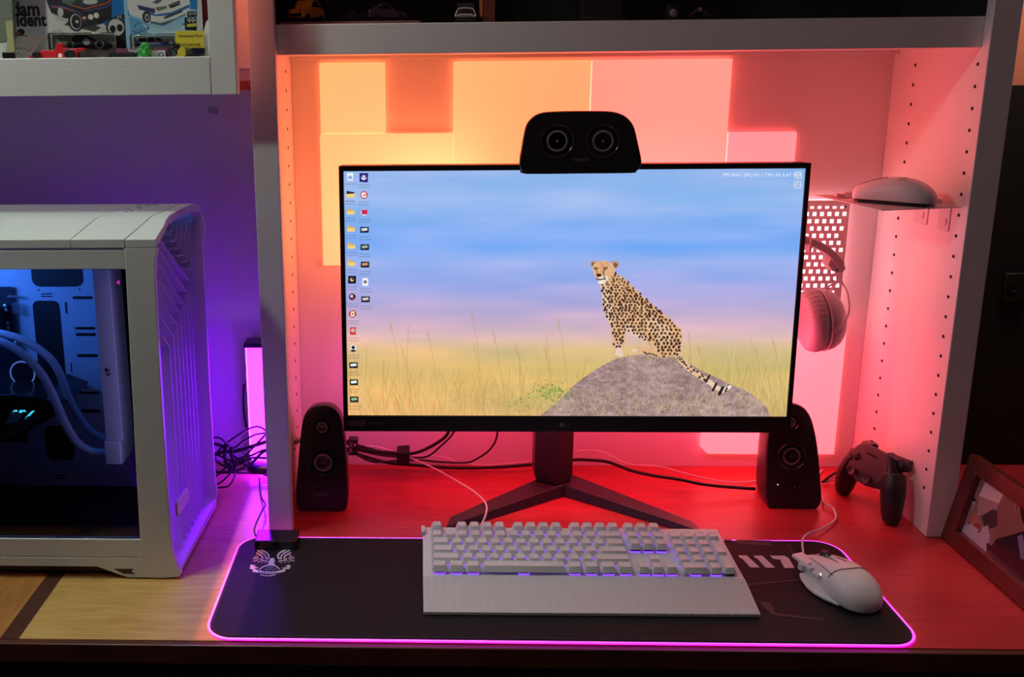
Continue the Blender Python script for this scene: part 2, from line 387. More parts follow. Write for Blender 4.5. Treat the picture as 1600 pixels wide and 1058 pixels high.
# ---- cabinet on the left
cb = thing('wall_cabinet', 'pale painted open cabinet above the white computer, holding toy cars', 'cabinet', (-.5, .1, .684))
YC = -.06
MB().box((-.0796, YC, .684), (-.0446, YC+.02, 1.02)).build('stile', WHITE, cb, bevel=.0012)
MB().box((-.95, YC, .6842), (-.0798, YC+.02, .7353)).build('rail', WHITE, cb, bevel=.0012)
MB().box((-.95, YC+.02, .7005), (-.0796, .272, .7195)).build('cabinet_floor', WHITE2, cb)
MB().box((-.0796, YC+.02, .7197), (-.062, .272, 1.0)).build('side_panel', WHITE2, cb)
MB().box((-.95, .266, .7197), (-.0798, .274, 1.0)).build('back_panel', WHITE2, cb)
MB().box((-.95, YC+.02, 1.0), (-.062, .274, 1.02)).build('top_board', WHITE2, cb)
MB().box((-.968, YC, .684), (-.950, .274, 1.02)).build('side_panel', WHITE2, cb)

# ================================================================== light panels on the back board
def tile(x0, z0, x1, z1, c1, c2, label, s=1, cham=0, cz=None, name='square_lamp'):
    t = thing(name, label, 'wall lamp', ((x0+x1)/2, YW, z0), group='square light panels on the back board')
    x0 += .0006; x1 -= .0006; z0 += .0006; z1 -= .0006
    pts = [(x0+cham, z0), (x1, z0), (x1, z1), (x0, z1)]+([(x0, z0+cham)] if cham else [])
    m = led('led_panel', c1, c2, (x0, 0, z0), (x1, 0, (z0+z1)/2), s)
    MB().slab([(x, YW-.0006, z) for x, z in pts], (0, -.011, 0)).build('diffuser', m, t, bevel=.0012)
    MB().box((x0+.02, YW-.0006, z0+.02), (x1-.02, YW-.0001, z1-.02)).build('mounting_plate', WP, t)
    return t
O1 = (1, .175, .060); O2 = (1, .170, .058); O3 = (1, .155, .058); P1 = (1, .090, .062); P2 = (1, .082, .088); P3 = (1, .078, .090)
S_ = 2.2
tile(.0345, .611, .1455, .7285, O1, O2, 'small square orange light panel at the top left of the back board', S_)
tile(.0325, .3805, .2604, .6105, O1, O2, 'large yellow-orange light panel behind the upper left corner of the monitor', S_)
tile(.2598, .4995, .4888, .7285, O2, O3, 'large orange light panel left of the centre seam above the monitor', S_)
tile(.4892, .4995, .7205, .7285, P1, (1, .092, .070), 'large peach light panel right of the centre seam above the monitor', 3.0)
tile(.7212, .493, .8359, .608, P2, P2, 'small pink light panel at the upper right corner of the monitor', 3.0)
tile(.7212, .262, .9340, .4925, (1, .35, .42), (1, .35, .42), 'pink light panel seen through the holes of the perforated plate', 3.2)
tile(.7119, .0285, .9513, .2612, P3, P3, 'large pink light panel low on the right behind the monitor corner', 3.0, cham=.012)

# ================================================================== monitor
mon = thing('monitor', 'wide black computer monitor showing a cheetah sitting on a mound', 'monitor', (.44, .12, 0))
tl = .028
MU = Vector((0, math.sin(tl), math.cos(tl))); MX = Vector((.9999, -.0018, 0)).normalized(); MN = MX.cross(MU) # MN points to +Y? fixed below
if MN.y > 0: MN = -MN
MO = Vector((.0866, .0691, .1722)); MW, MH = .6973, .3922
def mp(u, v, d=0): return MO+MX*u+MU*v+MN*d
def mslab(mb, u0, v0, u1, v1, d0, d1):
    return mb.prism([mp(u0,v0,d1), mp(u1,v0,d1), mp(u1,v1,d1), mp(u0,v1,d1)], [mp(u0,v0,d0), mp(u1,v0,d0), mp(u1,v1,d0), mp(u0,v1,d0)])
fr = MB()
BW, BT, BB = .0075, .0085, .0265
out = rrect(-BW, -BB, MW+BW, MH+BT, .004, 4)
fr.prism([mp(u, v, -.0006) for u, v in out], [mp(u, v, -.030) for u, v in out])
fr.build('housing', BLKP, mon, bevel=.001)
bz = MB()
mslab(bz, -BW, -BB, MW+BW, -.0006, -.0006, .0025); mslab(bz, -BW, MH+.0006, MW+BW, MH+BT, -.0006, .0018)
mslab(bz, -BW, -.0006, -.0006, MH+.0006, -.0006, .0018); mslab(bz, MW+.0006, -.0006, MW+BW, MH+.0006, -.0006, .0018)
bz.build('bezel', mat('bezel_black', (.008, .008, .009), .35), mon, bevel=.0005)
bk = MB(); r1 = rrect(.12, .05, MW-.12, MH-.05, .02, 4); r2 = rrect(.2, .09, MW-.2, MH-.09, .02, 4)
bk.prism([mp(u, v, -.030) for u, v in r1], [mp(u, v, -.052) for u, v in r2]); bk.build('rear_bulge', BLKP, mon)
# wallpaper
CW, CH = 1120, 630
rng = np.random.default_rng(7); random.seed(7)
cv = Canvas(CW, CH)
cv.map = homog([(537,270),(1258.5,261.5),(1229,651),(543.5,648)], [(0,0),(CW,0),(CW,CH),(0,CH)])
cv.vgrad([(0,(146,182,236)),(.12,(150,186,240)),(.22,(140,178,243)),(.30,(124,172,246)),(.36,(150,178,240)),(.47,(160,170,230)),(.55,(186,172,214)),(.62,(214,180,200)),(.67,(222,188,184)),(.72,(218,190,140)),(.80,(212,186,116)),(.90,(216,184,112)),(1,(214,176,112))])
n1 = vnoise(CW, CH, 60, rng, 3.2, .55)-.5; n2 = vnoise(CW, CH, 22, rng, 4, .5)-.5
cv.a += (n1*26+n2*8)[..., None]*np.array([1.2, .45, .15])
xx = np.linspace(0, 1, CW)[None, :, None]; yy = np.linspace(0, 1, CH)[:, None, None]
cv.a += np.clip(1-xx*2.2, 0, 1)*np.array([22, 4, 2])*np.clip((yy-.5)*3, 0, 1)
cv.a += (vnoise(CW, CH, 4, rng, .6, 3)-.5)[..., None]*np.clip((yy-.72)*60, 0, 22)
for _ in range(620):                                   # grass
    x = random.uniform(540, 1232); h = random.uniform(10, 60)*(1 if random.random() < .8 else 1.9); y0 = random.uniform(610, 664); l = random.uniform(-16, 16)
    c = random.choice([(236,212,160),(196,160,92),(180,140,76),(226,198,132),(206,182,110)])
    cv.line([(x, y0), (x+l*.3, y0-h*.5), (x+l, y0-h)], random.uniform(.8, 1.7), c, .55)
for (x, y) in ((610,505),(628,545),(735,488),(770,520),(870,500),(668,520),(1180,545),(1208,530),(1150,560),(1090,540),(850,545),(805,540)):
    cv.line([(x, y), (x+8, y+45), (x+20, 650)], 1.3, (176,146,108), .6); cv.line([(x-3, y-6), (x+1, y+14)], 2.4, (200,160,110), .5)
zc = lambda x, y: (880+x/3.778, 380+y/3.778)
mound = [zc(*p) for p in ((-200,1060),(-130,1000),(-60,950),(0,890),(50,840),(100,800),(180,745),(240,712),(300,680),(380,662),(470,650),(560,660),(640,668),(700,690),(760,720),(830,760),(900,790),(980,830),(1060,860),(1110,890),(1150,920),(1200,970),(1240,1060))]
cv.poly(mound, (166, 138, 136))
mk = Canvas(CW, CH); mk.map = cv.map; mk.poly(mound, (1, 1, 1))
cv.a += mk.a*((vnoise(CW, CH, 9, rng, 1.6, .8)-.5)*44+(vnoise(CW, CH, 3, rng)-.5)*34+(vnoise(CW, CH, 40, rng)-.5)*26)[..., None]*np.array([1, .92, .9])
for _ in range(2600):                                  # dry straw over the mound
    x, y = random.uniform(-190, 1230), random.uniform(650, 1040)
    px, py = zc(x, y)
    def topy(x):
        for (a, b), (c, d) in zip([(-200,1060),(-60,950),(100,800),(300,680),(470,650),(640,668),(900,790),(1150,920),(1240,1060)][:-1], [(-60,950),(100,800),(300,680),(470,650),(640,668),(900,790),(1150,920),(1240,1060)]):
            if a <= x <= c: return b+(d-b)*(x-a)/(c-a)
        return 1100
    if y < topy(x)+8: continue
    a = random.uniform(0, PI); L = random.uniform(2, 7)
    c = random.choice([(196,170,160),(140,112,118),(212,190,164),(176,150,152),(150,128,140),(206,176,140),(120,98,104)])
    cv.line([(px, py), (px+L*math.cos(a), py-L*math.sin(a)*.7)], random.uniform(.8, 1.6), c, .6)
for _ in range(300):
    x, y = random.uniform(-160, 1240), random.uniform(900, 1050); px, py = zc(x, y)
    a = random.uniform(.6, 2.5); L = random.uniform(8, 26)
    cv.line([(px, py+4), (px+L*math.cos(a), py-L*math.sin(a))], 1.1, random.choice([(214,196,150),(188,160,104),(170,146,84),(226,206,170)]), .6)
for _ in range(260):                                   # green shrub left of the mound
    px, py = random.gauss(858, 17), random.gauss(612, 8)
    cv.ell((px, py), random.uniform(1, 3.2), random.uniform(.8, 1.8), random.choice([(150,176,80),(110,140,60),(180,196,110),(90,120,60)]), .8, random.uniform(0, PI))
for _ in range(120):
    px, py = random.gauss(820, 18), random.gauss(634, 6)
    cv.ell((px, py), random.uniform(1, 2.6), 1, random.choice([(150,160,80),(120,130,60),(190,190,110)]), .7, random.uniform(0, PI))
FUR = (226, 178, 132); FURL = (236, 208, 182); DK = (44, 26, 26)
leg2 = [zc(*p) for p in ((300,470),(350,470),(356,560),(345,640),(342,668),(300,668),(288,600))]
body = [(290,165),(345,200),(400,250),(450,300),(510,350),(570,400),(620,440),(660,480),(692,510),(696,560),(688,620),(664,655),(610,668),(566,672),(552,640),(520,600),(490,578),(440,556),(400,540),(362,515),(356,560),(346,620),(340,668),(296,672),(290,620),(282,560),(276,490),(250,450),(232,405),(225,370),(222,320),(216,270),(202,225),(228,200)]
tailp = [(655,640),(690,690),(740,740),(800,780),(850,812),(900,850),(940,868),(972,850)]
cv.line([zc(*p) for p in tailp], 15, FURL, 1, 11)
cv.line([zc(*p) for p in tailp[:5]], 11, FUR, .7, 8)
cv.poly([zc(*p) for p in body], FUR)
cv.poly([zc(*p) for p in ((500,616),(430,606),(392,618),(384,636),(404,650),(470,640),(520,664),(560,672),(560,640))], FUR)
cv.ell(zc(412, 630), 9, 5, FURL, .9, -.2)
cv.poly([zc(*p) for p in ((205,225),(240,215),(262,300),(290,420),(278,480),(250,450),(226,380),(218,280))], FURL, .6)
cv.poly([zc(*p) for p in ((362,515),(400,540),(440,556),(490,578),(470,540),(400,505),(350,470))], FURL, .75)
cv.poly([zc(*p) for p in ((300,580),(335,590),(345,668),(298,668))], (238, 214, 200), .7)
cv.poly([zc(*p) for p in ((340,200),(420,290),(540,400),(640,480),(560,440),(440,340),(350,250))], (206, 150, 100), .5)
cv.poly([zc(*p) for p in ((480,440),(540,430),(600,470),(640,540),(600,600),(540,560),(490,500))], (240, 204, 168), .5)
cv.line([zc(*p) for p in ((480,440),(465,500),(480,560),(520,620))], 2.2, (150,104,80), .45)
cv.line([zc(*p) for p in ((350,440),(352,480),(358,520))], 3, (130,100,96), .5)
from mathutils.geometry import intersect_point_line
def inside(p, P):
    c = False; x, y = p
    for i in range(len(P)):
        (x1, y1), (x2, y2) = P[i], P[(i+1) % len(P)]
        if (y1 > y) != (y2 > y) and x < (x2-x1)*(y-y1)/(y2-y1)+x1: c = not c
    return c
yy_ = 175; row = 0
while yy_ < 672:
    xx_ = 200+(row % 2)*10
    while xx_ < 700:
        x, y = xx_+random.uniform(-5, 5), yy_+random.uniform(-4, 4)
        if inside((x, y), body) and not (x < 345 and y > 610):
            r = random.uniform(1.5, 2.3)*(1.08 if x > 470 and y > 400 else 1)*(.8 if y < 260 else 1)
            cv.ell(zc(x, y), r*1.9, r*1.35, DK, .92, random.uniform(.6, 2.2), 1.3)
        xx_ += 21 if not (xx_ > 470 and yy_ > 400) else 25
    yy_ += 17 if yy_ < 420 else 20; row += 1
for k in range(14):
    x, y = 400+k*11+random.uniform(-3, 3), 620+k*3.4+random.uniform(-6, 6)
    if k > 5: cv.ell(zc(x, y), 2.4, 2, DK, .85)
for k in range(46):                                    # spots, then rings on the tail
    f = k/46*(len(tailp)-1); i = int(f); t = f-i; x = tailp[i][0]*(1-t)+tailp[i+1][0]*t; y = tailp[i][1]*(1-t)+tailp[i+1][1]*t
    if i < 4: cv.ell(zc(x+random.uniform(-9, 9), y+random.uniform(-14, 14)), 3, 2.2, DK, .9, random.uniform(0, 3))
for (x, y, r) in ((846,800,4.6),(886,850,6),(925,872,7.6),(960,858,4)):
    cv.line([zc(x+12, y-22), zc(x-8, y+16)], r, (34,24,28), .95)
cv.ell(zc(976, 846), 5, 4.5, (236,232,236))
# head
cv.ell(zc(168, 120), 7.5, 8, (196,150,116)); cv.ell(zc(298, 124), 9.5, 9.5, (196,150,116)); cv.ell(zc(298, 128), 5.5, 6, (120,88,76))
cv.ell(zc(168, 124), 4, 5, (120,88,76))
cv.poly([zc(*p) for p in ((180,112),(215,102),(250,104),(284,120),(296,150),(290,180),(262,212),(240,232),(210,236),(196,214),(176,192),(164,160),(166,130))], (228,180,136))
cv.ell(zc(228, 206), 12, 9, (240,222,206), .9); cv.ell(zc(215, 226), 8, 6, (244,234,226), .9)
cv.poly([zc(*p) for p in ((208,110),(236,110),(232,170),(206,170))], (222,158,104), .6)
for (x, y) in ((183,147),(240,145)):
    cv.ell(zc(x, y), 5, 3.2, (70,44,36)); cv.ell(zc(x, y), 2.6, 2, (196,140,60))
cv.line([zc(*p) for p in ((236,152),(228,170),(232,195),(240,212))], 2.4, (60,36,32), .85)
cv.line([zc(*p) for p in ((186,152),(190,168),(190,190))], 2.0, (60,36,32), .8)
cv.ell(zc(202, 187), 6.5, 4, (40,28,30)); cv.line([zc(*p) for p in ((188,208),(205,214),(232,210))], 3, (56,40,40), .85)
for _ in range(60):
    x, y = random.uniform(185, 285), random.uniform(104, 200); cv.ell(zc(x, y), .9, .9, (110,74,56), .4)
# straw tufts at the feet
for _ in range(90):
    x, y = random.uniform(280, 700), 676; px, py = zc(x, y+random.uniform(-6, 20)); a = random.uniform(.5, 2.6); L = random.uniform(4, 9)
    cv.line([(px, py), (px+L*math.cos(a), py-L*math.sin(a))], 1, random.choice([(206,184,130),(150,140,80),(186,160,120)]), .7)
# desktop icons: two columns with captions
def icon(x, y, kind):
    if kind == 'bin':
        cv.poly([(x-5,y-6),(x+5,y-6),(x+4,y+6),(x-4,y+6)], (232,240,250)); cv.ell((x, y+1), 4, 4, (60,110,190)); cv.ell((x, y+1), 1.8, 1.8, (232,240,250))
    elif kind == 'folder':
        cv.poly([(x-6,y-4),(x-1,y-4),(x,y-2),(x+6,y-2),(x+6,y+5),(x-6,y+5)], (222,176,92)); cv.poly([(x-6,y),(x+6,y),(x+6,y+5),(x-6,y+5)], (246,210,128))
    elif kind == 'folderdark':
        icon(x, y, 'folder'); cv.poly([(x-6,y-5),(x+6,y-3),(x+6,y-1),(x-6,y)], (50,40,50))
    elif kind == 'dark':
        cv.poly([(x-6,y-6),(x+6,y-6),(x+6,y+6),(x-6,y+6)], (22,20,30)); cv.ell((x, y), 5, 5, (220,190,110)); cv.ell((x+1, y-1), 2.4, 2.4, (40,30,30))
    elif kind == 'blue':
        cv.poly([(x-6.5,y-7),(x+6.5,y-7),(x+6.5,y+7),(x-6.5,y+7)], (40,34,120)); cv.ell((x, y), 6.5, 6, (226,220,246)); cv.ell((x-2.4, y-1), 1.6, 1.6, (30,20,60)); cv.ell((x+2.4, y-1), 1.6, 1.6, (30,20,60))
    elif kind == 'ring':
        cv.ell((x, y), 9.5, 9.5, (198,60,60)); cv.ell((x, y), 7, 7, (244,236,236)); cv.line([(x+5, y-2), (x-1, y+1)], 2.6, (198,60,60))
    elif kind == 'red':
        cv.ell((x, y), 9.5, 9.5, (190,52,50)); cv.poly([(x-3,y-4),(x+3,y-4),(x+3,y+4),(x-3,y+4)], (240,226,200)); cv.ell((x, y), 2, 2, (120,40,40))
    elif kind == 'card':
        cv.poly([(x-4.5,y-6),(x+4.5,y-6),(x+4.5,y+6),(x-4.5,y+6)], (206,60,60)); cv.ell((x, y-1), 4.6, 4.6, (238,226,214)); cv.ell((x, y-1), 2, 2, (150,70,60))
    elif kind == 'badge':
        cv.ell((x, y), 9, 8, (232,228,236)); cv.poly([(x-4,y-4),(x+5,y-4),(x+5,y+3),(x-4,y+3)], (208,40,84))
    elif kind == 'round':
        cv.ell((x, y), 8.5, 8.5, (70,28,52)); cv.ell((x-1, y-1), 4, 4, (220,200,210)); cv.ell((x+2, y+3), 3, 3, (180,60,80))
    elif kind == 'hat':
        cv.ell((x, y), 8.5, 8.5, (232,228,222)); cv.ell((x, y-1), 4.4, 4.4, (30,30,40)); cv.ell((x, y+4), 6.5, 2.6, (24,24,32))
    elif kind == 'play':
        cv.poly([(x-4.5,y-6),(x+4.5,y-6),(x+4.5,y+6),(x-4.5,y+6)], (244,244,248)); cv.ell((x, y), 4, 4, (24,24,34)); cv.ell((x, y), 1.5, 1.5, (240,240,250))
    else:
        cv.poly([(x-6.5,y-4.5),(x+6.5,y-4.5),(x+6.5,y+4.5),(x-6.5,y+4.5)], (26,28,34)); cv.poly([(x-5,y-2),(x+4,y-3),(x+5,y+1),(x-4,y+2)], kind)
    for r_ in range(1 if kind in ('bin', 'folderdark') else 2):
        xq = x-8
        while xq < x+8:
            wq = random.uniform(1, 3); cv.line([(xq, y+11+r_*4), (xq+wq, y+11+r_*4)], 1.3, (84,84,104), .65); xq += wq+1.1
c1 = ['bin', 'folderdark', 'folder', 'folder', 'folder', 'folder', 'dark', 'round', 'red', 'card', 'hat', (236,240,244), (240,244,250), (150,190,150)]
for i, k in enumerate(c1): icon(547+i*.45, 278.5+i*26.5, k)
c2 = ['blue', 'ring', 'badge', (220,224,230), (170,180,160), (210,150,120), 'play', (220,200,210)]
for i, k in enumerate(c2): icon(568+i*.35, 279.5+i*26.9, k)
for (x, y) in ((1246.5, 272), (1245.5, 287)):
    cv.poly([(x-6,y-5),(x-5,y-6),(x+5,y-6),(x+6,y-5),(x+6,y+5),(x+5,y+6),(x-5,y+6),(x-6,y+5)], (196,212,242), .9)
    for dx, dy in ((-2.5,-2.5),(2.5,-2.5),(0,0),(-2.5,2.5),(2.5,2.5)): cv.ell((x+dx, y+dy), 1.4, 1.2, (70,100,120), .8)
cv.mesh('screen', attr_mat('screen_glow', True, .6, 1.0), mon, mp(0, MH, 0), MX*MW, -MU*MH)
TW = emit('screen_text', (.82, .88, 1), 1)
def scr(px, py, d=.0004):
    P = aty(px, py, .075)-CAM; t = (MO-CAM).dot(MN)/P.dot(MN); return CAM+P*t+MN*d
for s_, px in (('FPS N/A', 1142), ('GPU 0%', 1174), ('CPU 3%', 1207), ('LAT N/A', 1238)):
    text('overlay_text', s_, TW, mon, scr(px, 273.5), MX, MU, .0072, 0)
for px in (1157, 1190, 1223): text('overlay_text', '|', TW, mon, scr(px, 273), MX, MU, .007, 0)
# bezel marks
PL = mat('badge_grey', (.055, .055, .06), .35)
bd = MB(); a, b, c, d = (scr(x, y, .0027) for x, y in ((543.5, 655.8), (574, 656), (570.5, 665.5), (543.5, 665.3)))
bd.slab([a, b, c, d], MN*.0004).build('badge', PL, mon, smooth=0)
text('badge_text', 'NVIDIA', LOGO, mon, scr(561.5, 660.6, .0033), MX, MU, .0062, .0001)
bd = MB().torus(scr(549.5, 660.8, .0033), MN, .0022, .0005, 20, 5); bd.build('badge_text', LOGO, mon)
text('badge_text', 'G-SYNC', LOGO, mon, scr(586, 660.7, .0028), MX, MU, .0058, .0001); text('badge_text', '/', LOGO, mon, scr(597, 660.7, .0028), MX, MU, .009, .0001)
text('maker_logo', 'LG', LOGO, mon, scr(886.5, 663, .0028), MX, MU, .0072, .0001)
MB().lathe([(.0036, 0), (.0036, .0002)], scr(877, 663, .0026), MN, seg=24).build('maker_logo', LOGO, mon)
# stand
NK = mat('stand_metal', (.028, .024, .025), .38)
nk = MB()
a0, a1 = (.404, .131), (.4345, .120)
ring = lambda z, e=0: [Vector((.3990-e, .150, z)), Vector((.4350, .1330, z)), Vector((.4640+e, .150, z)), Vector((.4640+e, .185, z)), (Vector((.3990-e, .185, z)))]
nk.loft([ring(.022, -.004), ring(.034), ring(.30)]); nk.build('stand_neck', NK, mon, bevel=.0008)
MB().box((.385, .105, .26), (.475, .185, .40)).build('stand_mount', BLKP, mon, bevel=.004)
bs = MB()
def arm(tip, sgn):
    A = Vector((.4485, .196, 0)); T = Vector((tip[0], tip[1], 0)); d = (T-A).normalized(); n = Vector((-d.y, d.x, 0))*(-sgn)   # n points to the front side
    if n.y > 0: n = -n
    F = A+Vector((0, -.062, 0)); E = T
    bot = [A, F, E+n*.004, E+d*(-.016)-n*.0]
    zb, zt, ze = .0005, .021, .008
    lo = [Vector((A.x, A.y, zb)), Vector((F.x, F.y, zb)), Vector((T.x+n.x*.006, T.y+n.y*.006-.012, zb)), Vector((T.x-d.x*.012, T.y-d.y*.012+.012, zb))]
    hi = [Vector((A.x, A.y-.002, zt+.003)), Vector((F.x, F.y+.004, zt)), Vector((T.x+n.x*.006, T.y-.010, ze)), Vector((T.x-d.x*.015, T.y-d.y*.015+.010, ze+.002))]
    bs.hexa([*lo, *hi] if sgn > 0 else [*lo[::-1], *hi[::-1]])
arm((.240, .020), 1); arm((.6465, .008), -1)
bs.build('stand_base', NK, mon, bevel=.0008)
# made-up glowing strip behind the monitor, dressing the added back lights
ls = MB()
for q in ((.05, .030, .058, .36), (MW-.058, .030, MW-.05, .36), (.06, .352, MW-.06, .36)): mslab(ls, *q, -.0335, -.0305)
ls.build('added_led_strip', led('added_strip_glow', (1, .3, .08), (1, .1, .2), (.1, 0, 0), (.75, 0, 0), 1), mon)
# ================================================================== white computer
pc = thing('desktop_computer', 'large white tower computer with glass side and ribbed front, lit blue inside', 'computer', (-.41, -.03, 0))
YN, YF = -.14, .08
def nx(px, py, Y=YN): return aty(px, py, Y)
XF = -.150; XB = -.70
# pillar of the front bezel, near side
pil = [(-.1895,.4872),(-.1462,.4872),(-.1458,.4860),(-.1495,.470),(-.1515,.440),(-.1530,.34),(-.1535,.20),(-.1545,.070),(-.1530,.042),(-.1490,.024),(-.1420,.0085),(-.1470,.0040),(-.1750,.0020),(-.2000,.0030),(-.2150,.0120),(-.2000,.0300),(-.1985,.060)]
MB().prism([(x, YN, z) for x, z in pil], [(x, YN+.010, z) for x, z in pil]).build('front_bezel', CASEW, pc, bevel=.0008)
pf = [(-.1895,.4872),(-.1345,.4990),(-.1330,.495),(-.1310,.480),(-.1360,.455),(-.1375,.20),(-.1365,.06),(-.1345,.035),(-.1400,.0060),(-.1750,.0020),(-.2000,.0030)]
MB().prism([(x, YF-.006, z) for x, z in pf], [(x, YF, z) for x, z in pf]).build('front_bezel', CASEW, pc, bevel=.0008)
# top cap with chamfers; front edge curves back in the middle
def topsec(x0, x1, front=None):
    prof = [(YN, .4990), (-.088, .521), (.045, .521), (YF, .512)]
    m = MB(); n = 14; A = []; B = []
    for i in range(n+1):
        y = YN+(YF-YN)*i/n
        z = np.interp(y, [p[0] for p in prof], [p[1] for p in prof])
        xa = x0(y) if callable(x0) else x0; xb = x1(y) if callable(x1) else x1
        A.append((xa, xb, y, z))
    rings = [[(xa, y, z), (xb, y, z), (xb, y, z-.0115), (xa, y, z-.0115)] for xa, xb, y, z in A]
    return m.loft(rings)
seamf = lambda y: float(np.interp(y, [YN, -.0945, -.05, .0, .04, YF], [-.1885, -.1690, -.1665, -.163, -.1595, -.158]))
seamb = lambda y: float(np.interp(y, [YN, -.0865, YF], [-.2615, -.2405, -.215]))
fedge = lambda y: float(np.interp(y, [YN, -.105, -.06, -.0156, .037, YF], [-.1470, -.1431, -.1450, -.1452, -.1392, -.1365]))
topsec(lambda y: seamf(y)+.0006, fedge).build('top_front_cap', CASEW, pc, bevel=.0008, smooth=20)
topsec(lambda y: seamb(y)+.0006, lambda y: seamf(y)-.0006).build('top_panel', CASEW, pc, bevel=.0006, smooth=20)
topsec(XB, lambda y: seamb(y)-.0006).build('top_panel', CASEW, pc, bevel=.0006, smooth=20)
lg = MB()
for i, (x, y, l, q) in enumerate(((-.2222,.030,.012,.002),(-.2080,.027,.010,.003),(-.2000,.034,.012,.002),(-.215,.006,.007,.004),(-.209,-.006,.006,.003),(-.222,-.02,.005,.003),(-.212,-.034,.005,.003),(-.218,-.043,.005,.0025))):
    lg.box((x, y, .5206), (x+l*.8, y+q, .5214))
lg.build('power_buttons', SEAM, pc, smooth=0)
MB().box((XB, YN+.002, .474), (-.190, YN+.012, .4865)).box((XB, YN+.0005, .4585), (-.1897, YN+.010, .4835)).build('side_top_rail', CASEW, pc, bevel=.0006)
MB().box((XB, YN+.0005, .0345), (-.1990, YN+.010, .0625)).build('side_bottom_rail', CASEW, pc, bevel=.0006)
sk_ = [(XB,.0335),(-.2000,.0335),(-.1990,.0240),(-.1880,.0130),(-.1900,.0028),(-.2200,.0024),(-.2640,.0195),(XB,.0195)]
MB().prism([(x, YN+.0003, z) for x, z in sk_], [(x, YN+.012, z) for x, z in sk_]).build('skirt', CASEW, pc, bevel=.0006)
sl = [nx(177, 889), nx(212, 889), nx(230, 897), nx(194, 897)]
MB().slab([p+Vector((0, .0001, 0)) for p in sl], (0, .0006, 0)).build('skirt_slot', SEAM, pc, smooth=0)
MB().box((XB, YN+.012, .006), (-.165, YF-.006, .022)).build('floor_pan', mat('case_inner_dark', (.02, .02, .022), .6), pc)
MB().box((XB, YF-.005, .0196), (-.16, YF, .50)).build('far_side_panel', CASEW, pc)
MB().box((XB-.003, YN, .0196), (XB, YF, .50)).build('rear_panel', CASEW, pc)
for x in (-.23, -.62):
    for y in (YN+.03, YF-.045): MB().box((x-.02, y, .0006), (x+.02, y+.02, .006)).build('foot', BLKP, pc)
# glass side
gm = bpy.data.materials.new('tinted_glass'); gm.use_nodes = True; nt = gm.node_tree; nt.nodes.clear()
tr = nt.nodes.new('ShaderNodeBsdfTransparent'); tr.inputs[0].default_value = (.80, .82, .86, 1)
gl = nt.nodes.new('ShaderNodeBsdfGlossy'); gl.inputs['Roughness'].default_value = .03; gl.inputs[0].default_value = (.8, .8, .8, 1)
lw = nt.nodes.new('ShaderNodeLayerWeight'); lw.inputs[0].default_value = .25
mx = nt.nodes.new('ShaderNodeMixShader'); ou = nt.nodes.new('ShaderNodeOutputMaterial')
nt.links.new(lw.outputs['Fresnel'], mx.inputs[0]); nt.links.new(tr.outputs[0], mx.inputs[1]); nt.links.new(gl.outputs[0], mx.inputs[2]); nt.links.new(mx.outputs[0], ou.inputs[0])
MB().box((XB+.002, YN+.003, .0628), (-.1925, YN+.0065, .4582)).build('glass_panel', gm, pc)
MB().box((-.1985, YN+.0075, .063), (-.1905, YN+.012, .4585)).build('side_frame', BLKP, pc)
# front grille -----------------------------------------------------
GX = -.158
gb = MB(); gb.box((GX-.016, YN+.0102, .010), (GX-.012, YF-.0062, .486)); gb.build('grille_backing', led('painted_fan_glow', (.16, 0, 1), (.008, 0, .05), (0, 0, .16), (0, 0, .42), 1.7), pc)  # violet fan light put into the backing as emission, fading upward
def gpt(px, py): P = atx(px, py, GX+.008); return (min(max(P.y, YN+.0105), YF-.0065), P.z)
def rib(pts, dx0=GX-.012, dx1=GX+.010, th=.0011, m=None):
    m = MB(); P = [Vector((0, *p)) if len(p) == 2 else Vector(p) for p in pts]
    up, lo = [], []
    for i, p in enumerate(P):
        t = (P[min(i+1, len(P)-1)]-P[max(i-1, 0)]).normalized(); n = Vector((0, -t.z, t.y))*th/2
        up.append(p+n); lo.append(p-n)
    rings = [[(dx0, *u.yz), (dx1, *u.yz), (dx1, *l.yz), (dx0, *l.yz)] for u, l in zip(up, lo)]
    return m.loft(rings)
GR = CASEW
Ds = [((252.6,363),(294,438.7)),((248.7,384.5),(289.7,456)),((248.7,409.6),(285,474.4)),((248.7,438.7),(279.9,490)),((250,469),(274.6,507.5)),((250.8,499),(269,524.7)),((252.6,527),(263,542))]
bot0, bot1 = gpt(277, 879), gpt(321, 805)
for a, b in Ds:
    A, B = gpt(*a), gpt(*b); A = (YN+.0105, A[1])
    yb = B[0]; zb = .030
    rib([A, B, (yb, zb)]).build('grille_rib', GR, pc, smooth=20)
for k in range(5):
    y = gpt(294, 438.7)[0]+.0155*(k+1)
    if y < YF-.012: rib([(y, .40-.0*k), (y, .030)], GX-.012, GX+.006-k*.0015).build('grille_rib', GR, pc, smooth=20)
for pts in (((258,345),(264,347),(267.3,350.5),(266,361),(264,366),(258,367)), ((262,341),(270.7,342.5),(275.8,346.5),(273,374.8),(270.7,377),(263.3,378.2)),
            ((270,336),(280.9,340.8),(283.7,343.6),(279.2,386.2),(276.4,388.4),(270.1,389.6)), ((277,333),(286.6,336.8),(290.5,339.7),(285.4,397.5),(283.2,399.2),(275.2,400.3)),
            ((285,330),(295.6,334),(298,337.4),(291.7,407),(288.8,409.4),(281.5,410.5)), ((293,327),(300.2,334),(304.7,339),(295.6,418.5),(293.4,419.6),(284.3,420.2))):
    rib([gpt(*p) for p in pts], th=.001).build('grille_rib', GR, pc, smooth=20)
